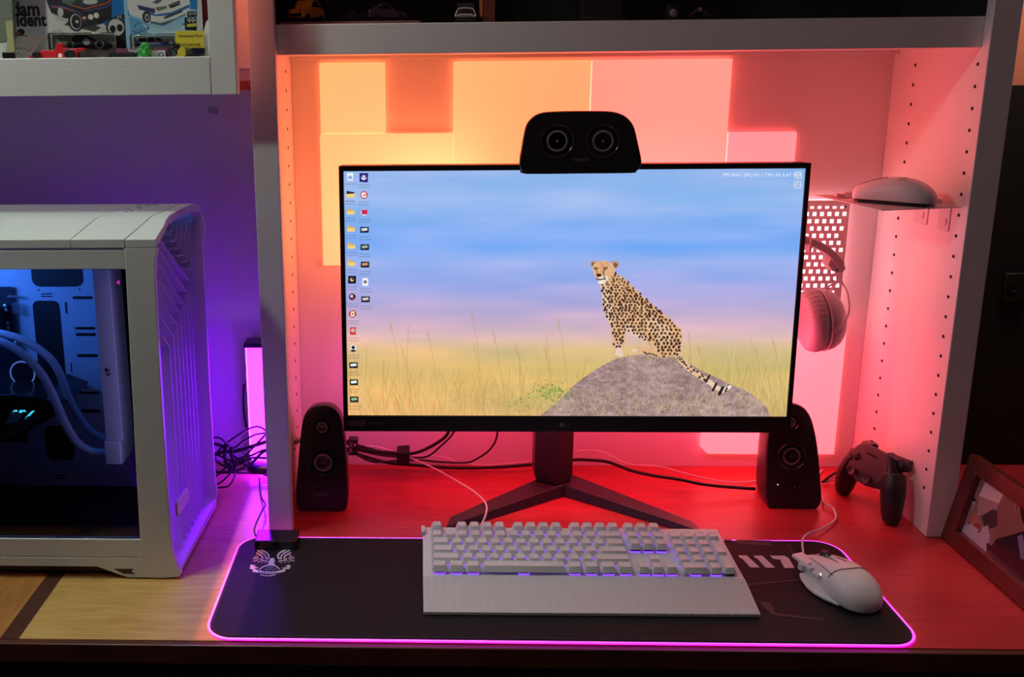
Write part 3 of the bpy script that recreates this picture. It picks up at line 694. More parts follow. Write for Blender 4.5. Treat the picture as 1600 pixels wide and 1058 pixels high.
MB().loft([[(GX-.010, YN+.0105, .020), (GX+.0125, YN+.0105, .012), (GX+.0125, YN+.0105, .006), (GX-.010, YN+.0105, .006)], [(GX-.010, YF-.0062, .030), (GX+.021, YF-.0062, .022), (GX+.021, YF-.0062, .008), (GX-.010, YF-.0062, .006)]]).build('bottom_lip', CASEW, pc)
bg = [(268,790),(287,762),(290,769),(290,782),(270,810)]
MB().slab([(GX+.0105, *gpt(*p)) for p in bg], (.0035, 0, 0)).build('front_badge', CASEW, pc, bevel=.0004)
# interior ----------------------------------------------------------
TRAY = mat('tray_white', (.60, .62, .66), .5); DKI = mat('inner_black', (.008, .008, .010), .6); PCB = mat('circuit_board', (.010, .014, .022), .45, bump=.4, bscale=400)
TY = .035
MB().box((XB+.004, TY, .064), (-.262, TY+.0015, .455)).build('motherboard_tray', TRAY, pc)
MB().box((XB+.004, TY-.10, .0535), (-.215, TY, .0625)).build('inner_shelf', DKI, pc)
MB().box((-.2615, YN+.02, .064), (-.2560, YF-.006, .4575)).build('inner_divider', DKI, pc) if False else None
MB().box((-.1925, YN+.013, .063), (-.176, YF-.006, .470)).build('front_fan_frame', DKI, pc)
cut = MB()
def cr(px0, py0, px1, py1, rad=.4, Y=TY-.0004):
    a, b = aty(px0, py0, Y), aty(px1, py1, Y); r = min(abs(b.x-a.x), abs(a.z-b.z))*rad
    cut.slab([(x, Y, z) for x, z in rrect(a.x, b.z, b.x, a.z, r, 5)], (0, .0003, 0))
cr(47, 408, 131, 448, .3); cr(50, 470, 104, 600, .22)
for q in ((113,463,145.5,467.5),(117,511,149,515),(118,520.5,150,525),(120,553.5,153,558),(125,612,156,616),(127,640,157,645)): cr(*q, rad=.49)
for q in ((101,472,105.5,490),(59,452,61.5,454.5),(123,451,125.5,453.5),(110,567,113,582),(64,458.5,82,460),(64,462.5,82,464),(133,605,136,608),(86,742,104,744),(86,747,102,749)): cr(*q, rad=.3)
cr(68, 665, 118, 720, .3)
cut.build('tray_cutouts', DKI, pc, smooth=0)
# motherboard
a, b = aty(-20, 448, TY-.006), aty(44, 690, TY-.006)
MB().box((XB+.03, TY-.008, b.z), (b.x, TY-.006, a.z)).build('motherboard', PCB, pc)
chm = MB()
for (x, y) in ((9,478),(10,485),(12,505),(13,512.5),(25,536),(40,573)):
    P = aty(x, y, TY-.012); chm.lathe([(.0035, 0), (.0035, .003), (.002, .004)], P, (0, -1, 0), seg=12)
for k in range(4):
    P = aty(20+k*3.2, 478, TY-.010); chm.box((P.x, P.y-.002, P.z-.012), (P.x+.001, P.y, P.z+.006))
P = aty(12, 463, TY-.010); chm.box((P.x, P.y-.002, P.z-.0015), (P.x+.018, P.y, P.z+.0015))
chm.build('capacitors', mat('bare_aluminium', (.5, .5, .52), .3, metal=.8), pc)
a = aty(-5, 480, TY-.02); b = aty(7, 520, TY-.02)
MB().box((a.x-.03, TY-.03, b.z), (b.x, TY-.0085, a.z)).build('heatsink', DKI, pc, bevel=.001)
# graphics card
gp = MB(); GY0, GY1 = -.085, .0
pts = [(-.70,.255),(-.385,.262),(-.345,.256),(-.315,.243),(-.330,.228),(-.385,.196),(-.43,.182),(-.70,.182)]
gp.prism([(x, GY0, z) for x, z in pts], [(x, TY-.009, z) for x, z in pts])
gc = gp.build('graphics_card', BLKG, pc, bevel=.002)
st = MB()
for k in range(16): st.box((-.445+k*.0032, GY0-.0012, .214+k*.0012), (-.4438+k*.0032, GY0, .262-.0))
st.build('card_fins', BLKG, pc)
def gq(pts, y=GY0-.0008): return [aty(px, py, y) for px, py in pts]
MB().slab(gq(((8,662),(17,646),(35,647),(28,661))), (0, .0006, 0)).build('card_plate', mat('silver_plate', (.45, .47, .5), .35, metal=.5), gc)
cy = emit('cyan_led', (.05, .75, 1), 1.4)
l = MB().slab(gq(((37,655),(50,642),(54,642),(41,656))), (0, .0006, 0)); l.slab(gq(((19,645),(22,641),(27,641),(27,643.5),(22,643.5))), (0, .0006, 0)); l.slab(gq(((29,645),(31,641),(40,641),(40,644),(37,643),(34,645))), (0, .0006, 0)); l.build('card_light', cy, gc, smooth=0)
MB().slab(gq(((0,690),(24,662),(44,650),(68,651),(40,672),(10,686))), (0, .0004, 0)).build('card_stripe', mat('dark_grey_plate', (.05, .05, .045), .4), gc)
# CPU cooler cap
P = aty(34, 597, -.03); ck = MB().lathe([(.020, 0), (.021, .004), (.021, .02), (.018, .024)], (P.x, .0, P.z+.012), (0, -1, 0), sy=.8)
ck.build('cooler_block', DKI, pc)
MB().torus((P.x, -.0245, P.z+.012), (0, 1, 0), .0185, .0012, 30, 6).build('cooler_ring', emit('blue_ring', (.15, .3, 1), .6), pc)
# radiator
RY = -.10
MB().box((-.2505, RY, .196), (-.2260, .02, .458)).build('radiator', mat('white_radiator', (.62, .62, .66), .4), pc, bevel=.001)
MB().box((-.2535, RY-.0015, .1605), (-.2290, .022, .1955)).build('radiator_tank', mat('white_tank', (.7, .7, .74), .3), pc, bevel=.0016)
MB().box((-.2475, RY-.0012, .438), (-.2265, RY, .4495)).build('radiator_cap', TRAY, pc, bevel=.0004)
sg = MB()
for pp in (((163,576),(168,575),(169,580),(166,583)), ((169,578),(172,577),(171,582)), ((165,586),(170,583),(171,585),(168,588)), ((171,585),(174,583),(173,586))): sg.slab(gq(pp, RY-.0004), (0, .0003, 0))
sg.build('maker_mark', SEAM, pc, smooth=0)
TUB = mat('sleeved_tube', (.50, .52, .58), .5, bump=.6, bscale=900)
TY1 = -.075
A_ = [(-30,530),(0,534),(25,546),(45,562),(68,589),(85,623),(102,662),(122,693),(145,706),(168,708)]
B_ = [(-30,520),(0,521),(34,531),(68,551),(90,577),(109,625),(122,650),(141,674),(162,686),(172,688)]
MB().tube([aty(x, y, TY1-.012) for x, y in A_], .0060, 10).build('coolant_tube', TUB, pc)
MB().tube([aty(x, y, TY1+.02) for x, y in B_], .0058, 10).build('coolant_tube', TUB, pc)
MB().box((-.206, YN+.03, .30), (-.2052, YN+.031, .457)).build('fan_light', emit('violet_line', (.30, .05, .5), .35), pc)
P = aty(186, 442, YN+.03); MB().slab([P+Vector((-.004, 0, .001)), P+Vector((0, 0, -.003)), P+Vector((.001, 0, .004))], (0, .001, 0)).build('fan_light', emit('magenta_dot', (1, .02, .7), 1), pc)
area('case_blue_light', (-.50, -.10, .44), (-.33, .02, .36), .12, .05, .62, (.05, .22, 1))
area('radiator_fill_light', (-.200, -.126, .30), (-.245, -.10, .30), .01, .30, .035, (.45, .38, 1))  # added fill light inside the case that lifts the radiator

# ================================================================== magenta light bar behind the shelf upright
lb = thing('light_bar', 'upright magenta light bar with black cap behind the left upright', 'light bar', (-.086, .25, 0))
BC = (.36, .010, 1)
MB().box((-.1065, .226, .006), (-.064, .228, .238)).box((-.1065, .226, .006), (-.1045, .262, .238)).box((-.066, .226, .006), (-.064, .262, .238)).build('diffuser', led('bar_glow', (.20, .0035, 1), (.18, .003, 1), (0, 0, 0), (0, 0, .24), 46), lb)
MB().box((-.1075, .2285, .006), (-.063, .263, .238)).build('bar_body', BLKP, lb)
MB().box((-.1095, .224, .238), (-.062, .264, .246)).build('cap', BLKG, lb, bevel=.001)
MB().box((-.1095, .222, .0006), (-.062, .266, .006)).build('foot', BLKG, lb, bevel=.001)
# tied bundle of cables beside the computer
cbn = thing('cable_bundle', 'tied tangle of black cables between the white computer and the light bar', 'cables', (-.12, .20, 0))
random.seed(3)
def cpath(pts, Y): return [aty(x, y, yy) if isinstance(yy, float) else aty(x, y, Y) for (x, y, *r) in pts for yy in [(r[0] if r else None)]]
for pts, r in (
    ([(326,727,.20),(345,700,.19),(372,680,.185),(398,667,.18),(414,672,.17),(425,690,.16)], .0016),
    ([(326,684,.20),(345,685,.19),(362,700,.18),(380,690,.17),(400,679,.165),(430,676,.16)], .0016),
    ([(328,705,.20),(350,715,.17),(372,722,.16),(395,700,.16),(414,680,.16),(430,662,.16)], .0018),
    ([(327,716,.21),(345,707,.18),(368,705,.17),(396,697,.17),(418,690,.17),(440,688,.17)], .0034),
    ([(327,736,.20),(350,738,.18),(372,735,.16),(395,722,.17),(412,706,.17),(440,698,.17)], .0026),
    ([(328,752,.19),(340,742,.18),(358,726,.17),(375,716,.16),(392,712,.16),(414,703,.16),(440,702,.17)], .0018),
    ([(333,764,.13),(343,762,.12),(356,760,.12),(364,750,.13),(367,738,.15),(358,724,.16)], .0016),
    ([(330,748,.14),(338,757,.13),(352,748,.13),(362,735,.14),(360,722,.15)], .0016),
    ([(327,700,.20),(340,722,.19),(356,729,.18),(372,726,.18),(390,716,.18),(420,716,.19)], .0022),
    ([(327,692,.21),(347,697,.20),(366,712,.19),(385,726,.19),(410,728,.19),(440,726,.20)], .0030),
    ([(355,738,.19),(380,739,.19),(400,738,.20),(430,744,.20)], .0016),
    ([(372,700,.20),(390,716,.19),(402,735,.19),(420,744,.19),(440,746,.19)], .0016)):
    P = [aty(x, y, yy) for x, y, yy in pts]
    P = [Vector((p.x, p.y, max(p.z, r+.0006))) for p in P]
    MB().tube(P, r, 7, 5).build('cable', BLKR, cbn)
P = [aty(x, y, .158) for x, y in ((355,692),(351,705),(353,722),(361,734),(367,728),(362,712),(361,698))]
MB().tube(P, .0034, 8, 5).build('strap', mat('black_strap', (.012, .01, .014), .7), cbn)
pl = MB().lathe([(.001, 0), (.012, .002), (.017, .010), (.016, .03), (.010, .044), (.001, .046)], aty(388, 730, .196), (1, -.1, -.02), sy=.62, seg=20)
plo = pl.build('power_adapter', BLKP, cbn)
P = [aty(x, y, .268) for x, y in ((381,600),(380,630),(382,652),(385,668))]
tag(MB().tube(P, .0016, 6).build('hanging_cable', BLKR), 'thin dark cable running down the purple board beside the light bar', 'cable')

# ================================================================== mouse pad
pad = thing('desk_mat', 'long black desk mat with glowing magenta edge under keyboard and mouse', 'mouse pad', (.38, -.15, 0))
PX0, PX1, PY0, PY1 = -.0785, .8375, -.2865, -.0185
def prr(ins, r): return rrect(PX0+ins, PY0+ins, PX1-ins, PY1-ins, r-ins, 10)
PADM = mat('mat_cloth', (.007, .006, .008), .65, bump=.5, bscale=2500, spec=.3)
o2 = prr(.0035, .038); MB().prism([(x, y, .0042) for x, y in o2], [(x, y, .0006) for x, y in o2]).build('cloth', PADM, pad)
EDG = led('edge_glow', (.95, .0, .85), (.95, .0, .85), (0, 0, 0), (1, 0, 0), 1.7)
pe = [Vector((x, y, .0023)) for x, y in prr(.0012, .038)]
MB().tube(pe+[pe[0]], .0018, 8, 1).build('edge_light', EDG, pad)
sm = MB()
for k, (x, y) in enumerate(prr(.0062, .038)): pass
pth = [Vector((x, y, .0044)) for x, y in prr(.0062, .036)]
MB().tube(pth+[pth[0]], .0007, 5, 1).build('stitching', mat('thread', (.05, .04, .07), .7), pad)
hub = MB().box((-.0500, -.0600, .0046), (.0145, -.0225, .0185)).build('control_box', BLKG, pad, bevel=.0018)
MB().box((-.0494, -.0605, .0046), (.0139, -.0601, .010)).build('control_box_lip', BLKP, hub)
PRT = mat('mat_print', (.62, .50, .58), .6)
def padpoly(m, pts, f, z=.0043): m.slab([atz(*f(*p), z) for p in pts], (0, 0, .0002))
z3 = lambda x, y: (1100+x/3.2, 780+y/3.2)
for pts in (((170,282),(213,282),(279,342),(232,342),(192,298),(180,294)), ((248,283),(290,283),(356,343),(308,343),(268,298),(256,294)), ((330,283),(402,284),(424,296),(453,345),(402,345),(380,303),(345,298))):
    m = MB(); padpoly(m, pts, z3); m.build('printed_numeral', PRT, pad, smooth=0)
z6 = lambda x, y: (370+x/13.227, 840+y/13.227)
em = MB()
def strk(pts, wd):
    P = crom([Vector((*p, 0)) for p in pts], 4); L, R_ = [], []
    for i, p in enumerate(P):
        t = (P[min(i+1, len(P)-1)]-P[max(i-1, 0)]).normalized(); n = Vector((-t.y, t.x, 0))*wd/2; L.append(p+n); R_.append(p-n)
    for i in range(len(P)-1): padpoly(em, [(L[i].x, L[i].y), (L[i+1].x, L[i+1].y), (R_[i+1].x, R_[i+1].y), (R_[i].x, R_[i].y)], z6)
for s_ in (0, 1):
    fl = (lambda x, y: (x, y)) if s_ == 0 else (lambda x, y: (752+(752-x)*1.06, y-4))
    for pts, wd in (([(435,212),(530,270),(620,320),(662,380),(640,440)], 34), ([(425,262),(500,310),(560,350),(600,400),(590,440)], 28), ([(405,315),(460,350),(510,380),(540,420),(520,455)], 28), ([(590,440),(645,440)], 26), ([(490,430),(500,470),(560,480),(650,500)], 20),
                    ([(385,378),(440,380)], 12), ([(345,408),(450,412)], 12), ([(332,438),(455,440)], 14), ([(336,490),(440,472)], 14), ([(438,512),(488,492)], 14), ([(512,525),(540,510)], 14), ([(580,535),(602,522)], 12)):
        strk([fl(*p) for p in pts], wd)
padpoly(em, [(690,430),(770,425),(785,480),(775,540),(800,580),(620,585),(655,540),(665,490)], z6)
strk([(465,660),(560,600),(680,570),(800,590),(885,655)], 22)
strk([(630,616),(770,614)], 5); strk([(580,656),(820,654)], 5)
padpoly(em, [(300,560),(385,585),(390,598),(330,600),(445,622),(440,636),(340,640),(410,672),(520,690),(700,700),(860,690),(980,655),(1080,650),(1000,655),(1000,700),(860,735),(690,752),(480,735),(320,705),(345,668),(258,640),(290,600),(270,585)], z6)
padpoly(em, [(1000,590),(1090,562),(1112,590),(1090,650),(1000,655),(920,632),(1060,612)], z6)
strk([(480,765),(580,790),(700,790),(800,765)], 16)
eo = em.build('printed_emblem', PRT, pad, smooth=0)
tc_ = atz(*z6(655, 712), .0046); te = atz(*z6(900, 705), .0046)
text('emblem_letters', 'UNSC', PADM, eo, tc_, te-tc_, Vector((0, 1, 0)), .0085, .0001, font_sx=1.35)
# faint line art on the right of the mat
fa = mat('mat_faint_print', (.032, .016, .022), .6)
lm = MB()
for pts in (((100,200),(140,205),(138,215),(100,212)), ((160,203),(335,208),(340,236),(230,225),(165,222)), ((420,205),(440,250),(470,290),(500,350),(492,356),(455,300),(425,250)), ((200,425),(350,412),(498,398),(500,404),(350,420),(205,434)), ((270,512),(330,515),(360,570),(600,600),(590,606),(340,580))):
    padpoly(lm, pts, z3, .00425)
lm.build('faint_print', fa, pad, smooth=0)
P = [Vector(v) for v in ((-.052, -.035, .014), (-.056, -.02, .02), (-.050, .02, .03), (-.052, .06, .02), (-.07, .12, .005), (-.085, .19, .006))]
MB().tube(P, .0015, 6).build('mat_cable', BLKR, pad)

# ================================================================== keyboard
kb = thing('keyboard', 'white mechanical keyboard with long wrist rest and violet backlight', 'keyboard', (.43, -.13, .0045))
KX, KY, KZ, KT = .2185, -.1485, .0165, math.radians(4.2)
def kp(x, y, z): return Vector((KX+x, KY+y*math.cos(KT)-z*math.sin(KT), KZ+y*math.sin(KT)+z*math.cos(KT)))
U = .01905; KW = 22.5*U
m = MB(); m.hexa([kp(-.012,-.004,-.008), kp(KW+.009,-.004,-.008), kp(KW+.009,.124,-.018), kp(-.012,.124,-.018), kp(-.012,-.004,-.0005), kp(KW+.009,-.004,-.0005), kp(KW+.009,.124,-.0005), kp(-.012,.124,-.0005)])
m.build('case', WP, kb, bevel=.0008)
MB().hexa([kp(-.0145,.100,-.002), kp(-.0085,.100,-.002), kp(-.0085,.119,-.002), kp(-.0145,.119,-.002), kp(-.0145,.100,.006), kp(-.0085,.100,.006), kp(-.0085,.119,.006), kp(-.0145,.119,.006)]).build('volume_roller', WPD, kb, bevel=.001)
BKL = emit('key_backlight', (.20, .05, .95), 2.0)
bl = MB()
def kbox(m, x0, y0, x1, y1, z0, z1): m.hexa([kp(x0,y0,z0), kp(x1,y0,z0), kp(x1,y1,z0), kp(x0,y1,z0), kp(x0,y0,z1), kp(x1,y0,z1), kp(x1,y1,z1), kp(x0,y1,z1)])
def cap(x, y, wu, hu_=1, tall=.0):
    m = MB(); x0, x1 = x*U+.0006, (x+wu)*U-.0006; y0, y1 = y+.0006, y+hu_*U-.0006
    zb, zt = .0042+tall, .0127+tall; ins = .0032
    B = rrect(x0, y0, x1, y1, .0012, 2); T = rrect(x0+ins, y0+.0034, x1-ins, y1-.0012, .0018, 2); D = rrect(x0+ins+.0022, y0+.0055, x1-ins-.0022, y1-.0033, .0014, 2)
    m.loft([[kp(a, b, zb) for a, b in B], [kp(a, b, zt-(b-y0)*.05) for a, b in T], [kp(a, b, zt-.0007-(b-y0)*.05) for a, b in D]])
    return m
ROW = [0, U, 2*U, 3*U, 4*U, 5*U+.0045]
TLT = [.0, .0, .0005, .001, .0018, .0020]
keys = []
for x, w_ in ((0,1.25),(1.25,1.25),(2.5,1.25),(3.75,6.25),(10,1.25),(11.25,1.25),(12.5,1.25),(13.75,1.25)): keys.append((0, x, w_, 1))
for x, w_ in [(0,2.25)]+[(2.25+i,1) for i in range(10)]+[(12.25,2.75)]: keys.append((1, x, w_, 1))
for x, w_ in [(0,1.75)]+[(1.75+i,1) for i in range(11)]+[(12.75,2.25)]: keys.append((2, x, w_, 1))
for x, w_ in [(0,1.5)]+[(1.5+i,1) for i in range(12)]+[(13.5,1.5)]: keys.append((3, x, w_, 1))
for x, w_ in [(i,1) for i in range(13)]+[(13,2)]: keys.append((4, x, w_, 1))
for x in [0,2,3,4,5,6.5,7.5,8.5,9.5,11,12,13,14]: keys.append((5, x, 1, 1))
for i in range(3):
    keys += [(5, 15.25+i, 1, 1), (4, 15.25+i, 1, 1), (3, 15.25+i, 1, 1), (0, 15.25+i, 1, 1)]
keys.append((1, 16.25, 1, 1))
keys += [(0, 18.5, 2, 1), (0, 20.5, 1, 1), (0, 21.5, 1, 2), (2, 21.5, 1, 2), (4, 21.5, 1, 1)]
for r in (1, 2, 3, 4):
    for i in range(3): keys.append((r, 18.5+i, 1, 1))
KC = mat('keycap_white', (.68, .68, .69), .38)
for r, x, w_, h in keys:
    nm = 'spacebar' if w_ > 6 else 'wide_key' if w_ > 1 or h > 1 else 'keycap'
    cap(x, ROW[r], w_, h, TLT[r]).build(nm, KC, kb, bevel=0, smooth=30)
    cx_ = (x+w_/2)*U; cy_ = ROW[r]+h*U/2
    kbox(bl, cx_-min(w_*U/2-.0022, .0075), cy_-.0078, cx_+min(w_*U/2-.0022, .0075), cy_-.0040, -.0004, .0010)
bl.build('backlight', BKL, kb, smooth=0)
sw = MB()
for r, x, w_, h in keys:
    if r == 0 or (r == 3 and 15 < x < 18.3): kbox(sw, (x+w_/2)*U-.0066, ROW[r]+.003, (x+w_/2)*U+.0066, ROW[r]+.016, .0, .0050)
sw.build('switches', mat('switch_black', (.015, .015, .02), .5), kb, smooth=0)
# wrist rest
wr = MB()
xs = np.linspace(0, 1, 2)
a, b, c, d = Vector((.2068, -.2307, .0047)), Vector((.6515, -.2292, .0047)), Vector((.6560, -.1535, .0047)), Vector((.2064, -.1535, .0047))
h = Vector((0, 0, 1))
wr.hexa([a, b, c, d, a+h*.0050, b+h*.0050, c+h*.0125, d+h*.0125])
wm = mat('wrist_rest_white', (.60, .585, .585), .6)
nt = wm.node_tree; tc = nt.nodes.new('ShaderNodeTexCoord'); vm = nt.nodes.new('ShaderNodeMapping'); vm.inputs['Scale'].default_value = (85, 110, 1)
vo = nt.nodes.new('ShaderNodeTexVoronoi'); vo.voronoi_dimensions = '2D'; vo.inputs['Randomness'].default_value = 0; vo.inputs['Scale'].default_value = 1
mr = nt.nodes.new('ShaderNodeMapRange'); mr.inputs[1].default_value = .22; mr.inputs[2].default_value = .34
bp = nt.nodes.new('ShaderNodeBump'); bp.inputs['Strength'].default_value = .55; bp.inputs['Distance'].default_value = .0012
for x_, y_ in ((tc.outputs['Object'], vm.inputs[0]), (vm.outputs[0], vo.inputs['Vector']), (vo.outputs['Distance'], mr.inputs[0]), (mr.outputs[0], bp.inputs['Height']), (bp.outputs[0], nt.nodes['Principled BSDF'].inputs['Normal'])): nt.links.new(x_, y_)
wr.build('wrist_rest', wm, kb, bevel=.0009)
P = [Vector(v) for v in ((.30, -.028, .016), (.298, -.018, .022), (.296, .0, .024), (.300, .022, .012), (.312, .05, .0035), (.325, .09, .0035))]
kc = [atz(757, 812, .028), atz(755, 822, .028)]
KC1 = [Vector((.292, -.026, .012)), atz(747, 830, .018), atz(754, 817, .024), aty(760, 800, .045), aty(758, 785, .075), aty(740, 768, .11), aty(712, 751, .14)]
KC1 += [aty(680, 733, .175), aty(652, 720, .19), aty(620, 708, .21), aty(585, 698, .215), aty(555, 700, .21)]
MB().tube(KC1, .0017, 8).build('keyboard_cable', WCABLE, kb)
# ================================================================== speakers
def outline_pts(pts, f, Y): return [aty(*f(*p), Y) for p in pts]
def smooth_loop(P, n=3):
    m = len(P); out = []
    for i in range(m):
        a, b, c, d = P[i-1], P[i], P[(i+1) % m], P[(i+2) % m]
        for k in range(n):
            t = k/n; out.append(.5*((2*b)+(c-a)*t+(2*a-5*b+4*c-d)*t*t+(3*b-a-3*c+d)*t**3))
    return out
def driver(sp, c, nrm, R, kind):
    c = Vector(c); n = Vector(nrm).normalized()
    d = MB().lathe([(R*1.0, -.0004), (R*1.0, .0010), (R*.93, .0012), (R*.88, -.0002), (R*.70, -.0020), (R*.66, -.0024)], c, n, seg=40)
    do = d.build(kind, BLKG, sp)
    MB().torus(c+n*.0008, n, R*.96, R*.028+.0001, 48, 6).build('rim', RIMM, do)
    MB().lathe([(R*.62, -.0016), (R*.58, -.0010), (R*.40, -.0022), (R*.22, -.0032), (R*.14, -.0028), (R*.08, -.0016), (.0001, -.0012)], c+n*.0012, n, seg=36).build('cone', GREYCONE, do)
def satellite(label, front, Y, depth, wf, tw, lg, led_=None, knob=None):
    t = thing('desktop_speaker', label, 'speaker', (0, 0, 0), group=None)
    def lean(px, py):
        d = FWD + RIGHT*((px-CX)/F_PX) - UP*((py-CY)/F_PX); k = (Vector((0, Y, 0))-CAM).dot(Vector((0, -1, .10)))/d.dot(Vector((0, -1, .10))); return CAM+d*k
    F = smooth_loop([lean(x, y) for x, y in front], 3)
    for p in F: p.z = max(p.z, .0012)
    cx = sum(p.x for p in F)/len(F); zmin = min(p.z for p in F)
    t.location = (cx, Y+depth/2, 0)
    def ring(dy, s, zf, fl=0):
        out = []
        for p in F:
            zz = zmin+(p.z-zmin)*zf; q = Vector((cx+(p.x-cx)*s, (Y+dy) if fl else p.y+dy, zz)); out.append(q)
        return out
    R_ = [ring(0, .965, .985), ring(.0012, .99, .996), ring(.006, 1, 1), ring(depth*.40, .985, .965), ring(depth*.78, .86, .86, 1), ring(depth, .70, .76, 1)]
    MB().loft(R_).build('cabinet', BLKP, t, smooth=40)
    n = Vector((0, -1, .10)).normalized()
    def on(px, py):
        d = FWD + RIGHT*((px-CX)/F_PX) - UP*((py-CY)/F_PX)   # meet the leaning front face
        P0 = Vector((cx, Y, 0)); k = (P0-CAM).dot(n)/d.dot(n); return CAM+d*k+n*.0006
    sc = .00098
    driver(t, on(*wf[:2]), n, wf[2]*sc, 'woofer'); driver(t, on(*tw[:2]), n, tw[2]*sc, 'tweeter')
    if lg: text('maker_logo', 'logitech', mat('logo_dim', (.20, .20, .21), .5), t, on(*lg), (1, 0, 0), (0, .1, 1), .0085, .0001)
    if led_: MB().lathe([(.0009, 0), (.0009, .0006)], on(*led_), n, seg=10).build('power_light', emit('white_led', (.9, .95, 1), 1.2), t)
    if knob: MB().lathe([(.0085, 0), (.0085, .004), (.0075, .0048), (.0001, .0050)], on(*knob), n, seg=28).build('volume_knob', BLKG, t)
    for x, y in ((482, 690), (530, 690)): pass
    return t
zL = lambda pts: [(400+x/4, 600+y/4) for x, y in pts]
LS = zL([(290,796),(262,780),(250,735),(249,680),(256,560),(270,400),(284,270),(300,205),(325,165),(360,145),(410,137),(462,142),(500,165),(528,210),(545,280),(560,420),(570,580),(575,700),(570,760),(545,793),(420,799)])
satellite('black desktop speaker on the left, its two drivers facing the camera', LS, .075, .088, (505, 723, 25), (503, 668, 15), (502, 772))
zR = lambda pts: [(1200+x/3.305, 560+y/3.305) for x, y in pts]
RS = zR([(0,760),(-10,700),(-8,600),(0,420),(15,320),(40,262),(80,240),(130,235),(180,252),(215,290),(240,360),(258,460),(268,570),(277,680),(277,735),(262,768),(225,782),(100,785),(20,780)])
satellite('black desktop speaker on the right, partly behind the monitor corner', RS, .095, .085, (1237, 713, 24), (1236, 660, 14), None, (1215, 757), (1243, 765))
# centre speaker on top of the monitor
cs = thing('centre_speaker', 'wide black two-driver speaker standing on the monitor top', 'speaker', (.44, .09, .573))
zC = lambda pts: [(790+x/6.957, 160+y/6.957) for x, y in pts]
CSp = zC([(215,778),(178,748),(158,705),(152,645),(178,480),(205,330),(232,235),(290,165),(370,120),(480,102),(700,95),(900,93),(1100,96),(1200,108),(1290,140),(1360,200),(1405,280),(1440,430),(1475,590),(1480,660),(1460,715),(1420,752),(1370,768),(800,774)])
CF = smooth_loop([aty(x, y, .056) for x, y in CSp], 2)
ccx = sum(p.x for p in CF)/len(CF)
def cring(dy, s, zfl=None):
    out = []
    for p in CF:
        z = .57+(p.z-.57)*s if p.z > .57 else p.z
        q = Vector((ccx+(p.x-ccx)*(.25+.75*s), p.y+dy, z))
        if zfl: q.z = max(q.z, zfl)
        out.append(q)
    return out
MB().loft([cring(0, .985), cring(.0012, .996), cring(.0045, 1), cring(.0105, .99), cring(.0110, .985, .5848), cring(.050, .93, .5848), cring(.070, .80, .5848)]).build('cabinet', BLKP, cs, smooth=38)
MB().box((.37, .085, .5835), (.51, .11, .5849)).build('rubber_foot', BLKR, cs)
nC = Vector((0, -1, 0))
for px in (870.8, 942.4): driver(cs, aty(px, 220.5, .0556), nC, .0258, 'driver')
text('maker_logo', 'logitech', mat('logo_dim2', (.20, .19, .20), .5), cs, aty(908, 249, .0555), (1, 0, 0), (0, 0, 1), .0075, .0001)
MB().lathe([(.003, 0), (.003, .0006)], aty(844, 190, .0557), nC, seg=16).build('screw_cap', BLKG, cs); MB().lathe([(.003, 0), (.003, .0006)], aty(972, 189, .0557), nC, seg=16).build('screw_cap', BLKG, cs)

# ================================================================== mice
def mouse_body(L, secs, lift=.0):
    "secs: (y, left half width, right half width, height)"
    m = MB(); rings = []; N = 20
    for y, wl, wr, h in secs:
        r = []
        for k in range(N+1):
            a = PI*k/N; c, s = math.cos(a), math.sin(a); w_ = wr if c > 0 else wl
            r.append(Vector((w_*math.copysign(abs(c)**.75, c), y, .0035+lift+h*max(s, 0)**.62)))
        for k in range(1, 6):
            t = k/6; r.append(Vector(((-wl*.9)*(1-t)+(wr*.9)*t, y, .0018+lift)))
        rings.append(r)
    return m.loft(rings)
gm_ = thing('wired_mouse', 'white wired gaming mouse with thumb rest on the right of the mat', 'computer mouse', (0, 0, 0))
secs = [(-.066,.006,.006,.006),(-.064,.018,.017,.016),(-.056,.028,.027,.026),(-.042,.034,.033,.0345),(-.022,.0345,.035,.0385),(0,.031,.0345,.0375),(.02,.030,.033,.0325),(.04,.030,.031,.0255),(.054,.029,.029,.0195),(.062,.026,.026,.0150),(.0655,.020,.020,.0110)]
mouse_body(.132, secs).build('shell', WP, gm_, smooth=50, mods=subsurf(1))
wg = MB()
wp_ = [(-.030,.040),(-.0385,.036),(-.043,.024),(-.047,.004),(-.046,-.012),(-.040,-.028),(-.030,-.045),(-.026,-.02),(-.026,.02)]
wg.prism([(x, y, .0022) for x, y in wp_], [(x*.985, y, .0062) for x, y in wp_]); wg.build('thumb_rest', WP, gm_, bevel=.001)
def seam(pts, r=.0005, name='button_seam', m_=SEAM, par=None): MB().tube(pts, r, 5, 4).build(name, m_, par or gm_)
def mz(x, y, secs=secs):
    ys = [s[0] for s in secs]; h = np.interp(y, ys, [s[3] for s in secs]); wl = np.interp(y, ys, [s[1] for s in secs]); wr = np.interp(y, ys, [s[2] for s in secs])
    w_ = wr if x > 0 else wl; c = min(1, abs(x)/w_)**(1/.75); return .0035+h*max(0, 1-c*c)**.31
seam([(x, -.020+abs(x)*.15, mz(x, -.020+abs(x)*.15)+.0000) for x in np.linspace(-.030, .031, 12)])
seam([(-.0265+.001*k, y, mz(-.0265+.001*k, y)+.0001) for k, y in enumerate(np.linspace(-.02, .055, 8))])
for x in (-.0062, .0062): seam([(x, y, mz(x, y)+.0001) for y in np.linspace(.0, .06, 7)])
MB().lathe([(.0102, -.0035), (.0112, -.0025), (.0112, .0025), (.0102, .0035)], (0, .036, mz(0, .036)-.0045), (1, 0, 0), seg=24).build('scroll_wheel', RIMM, gm_)
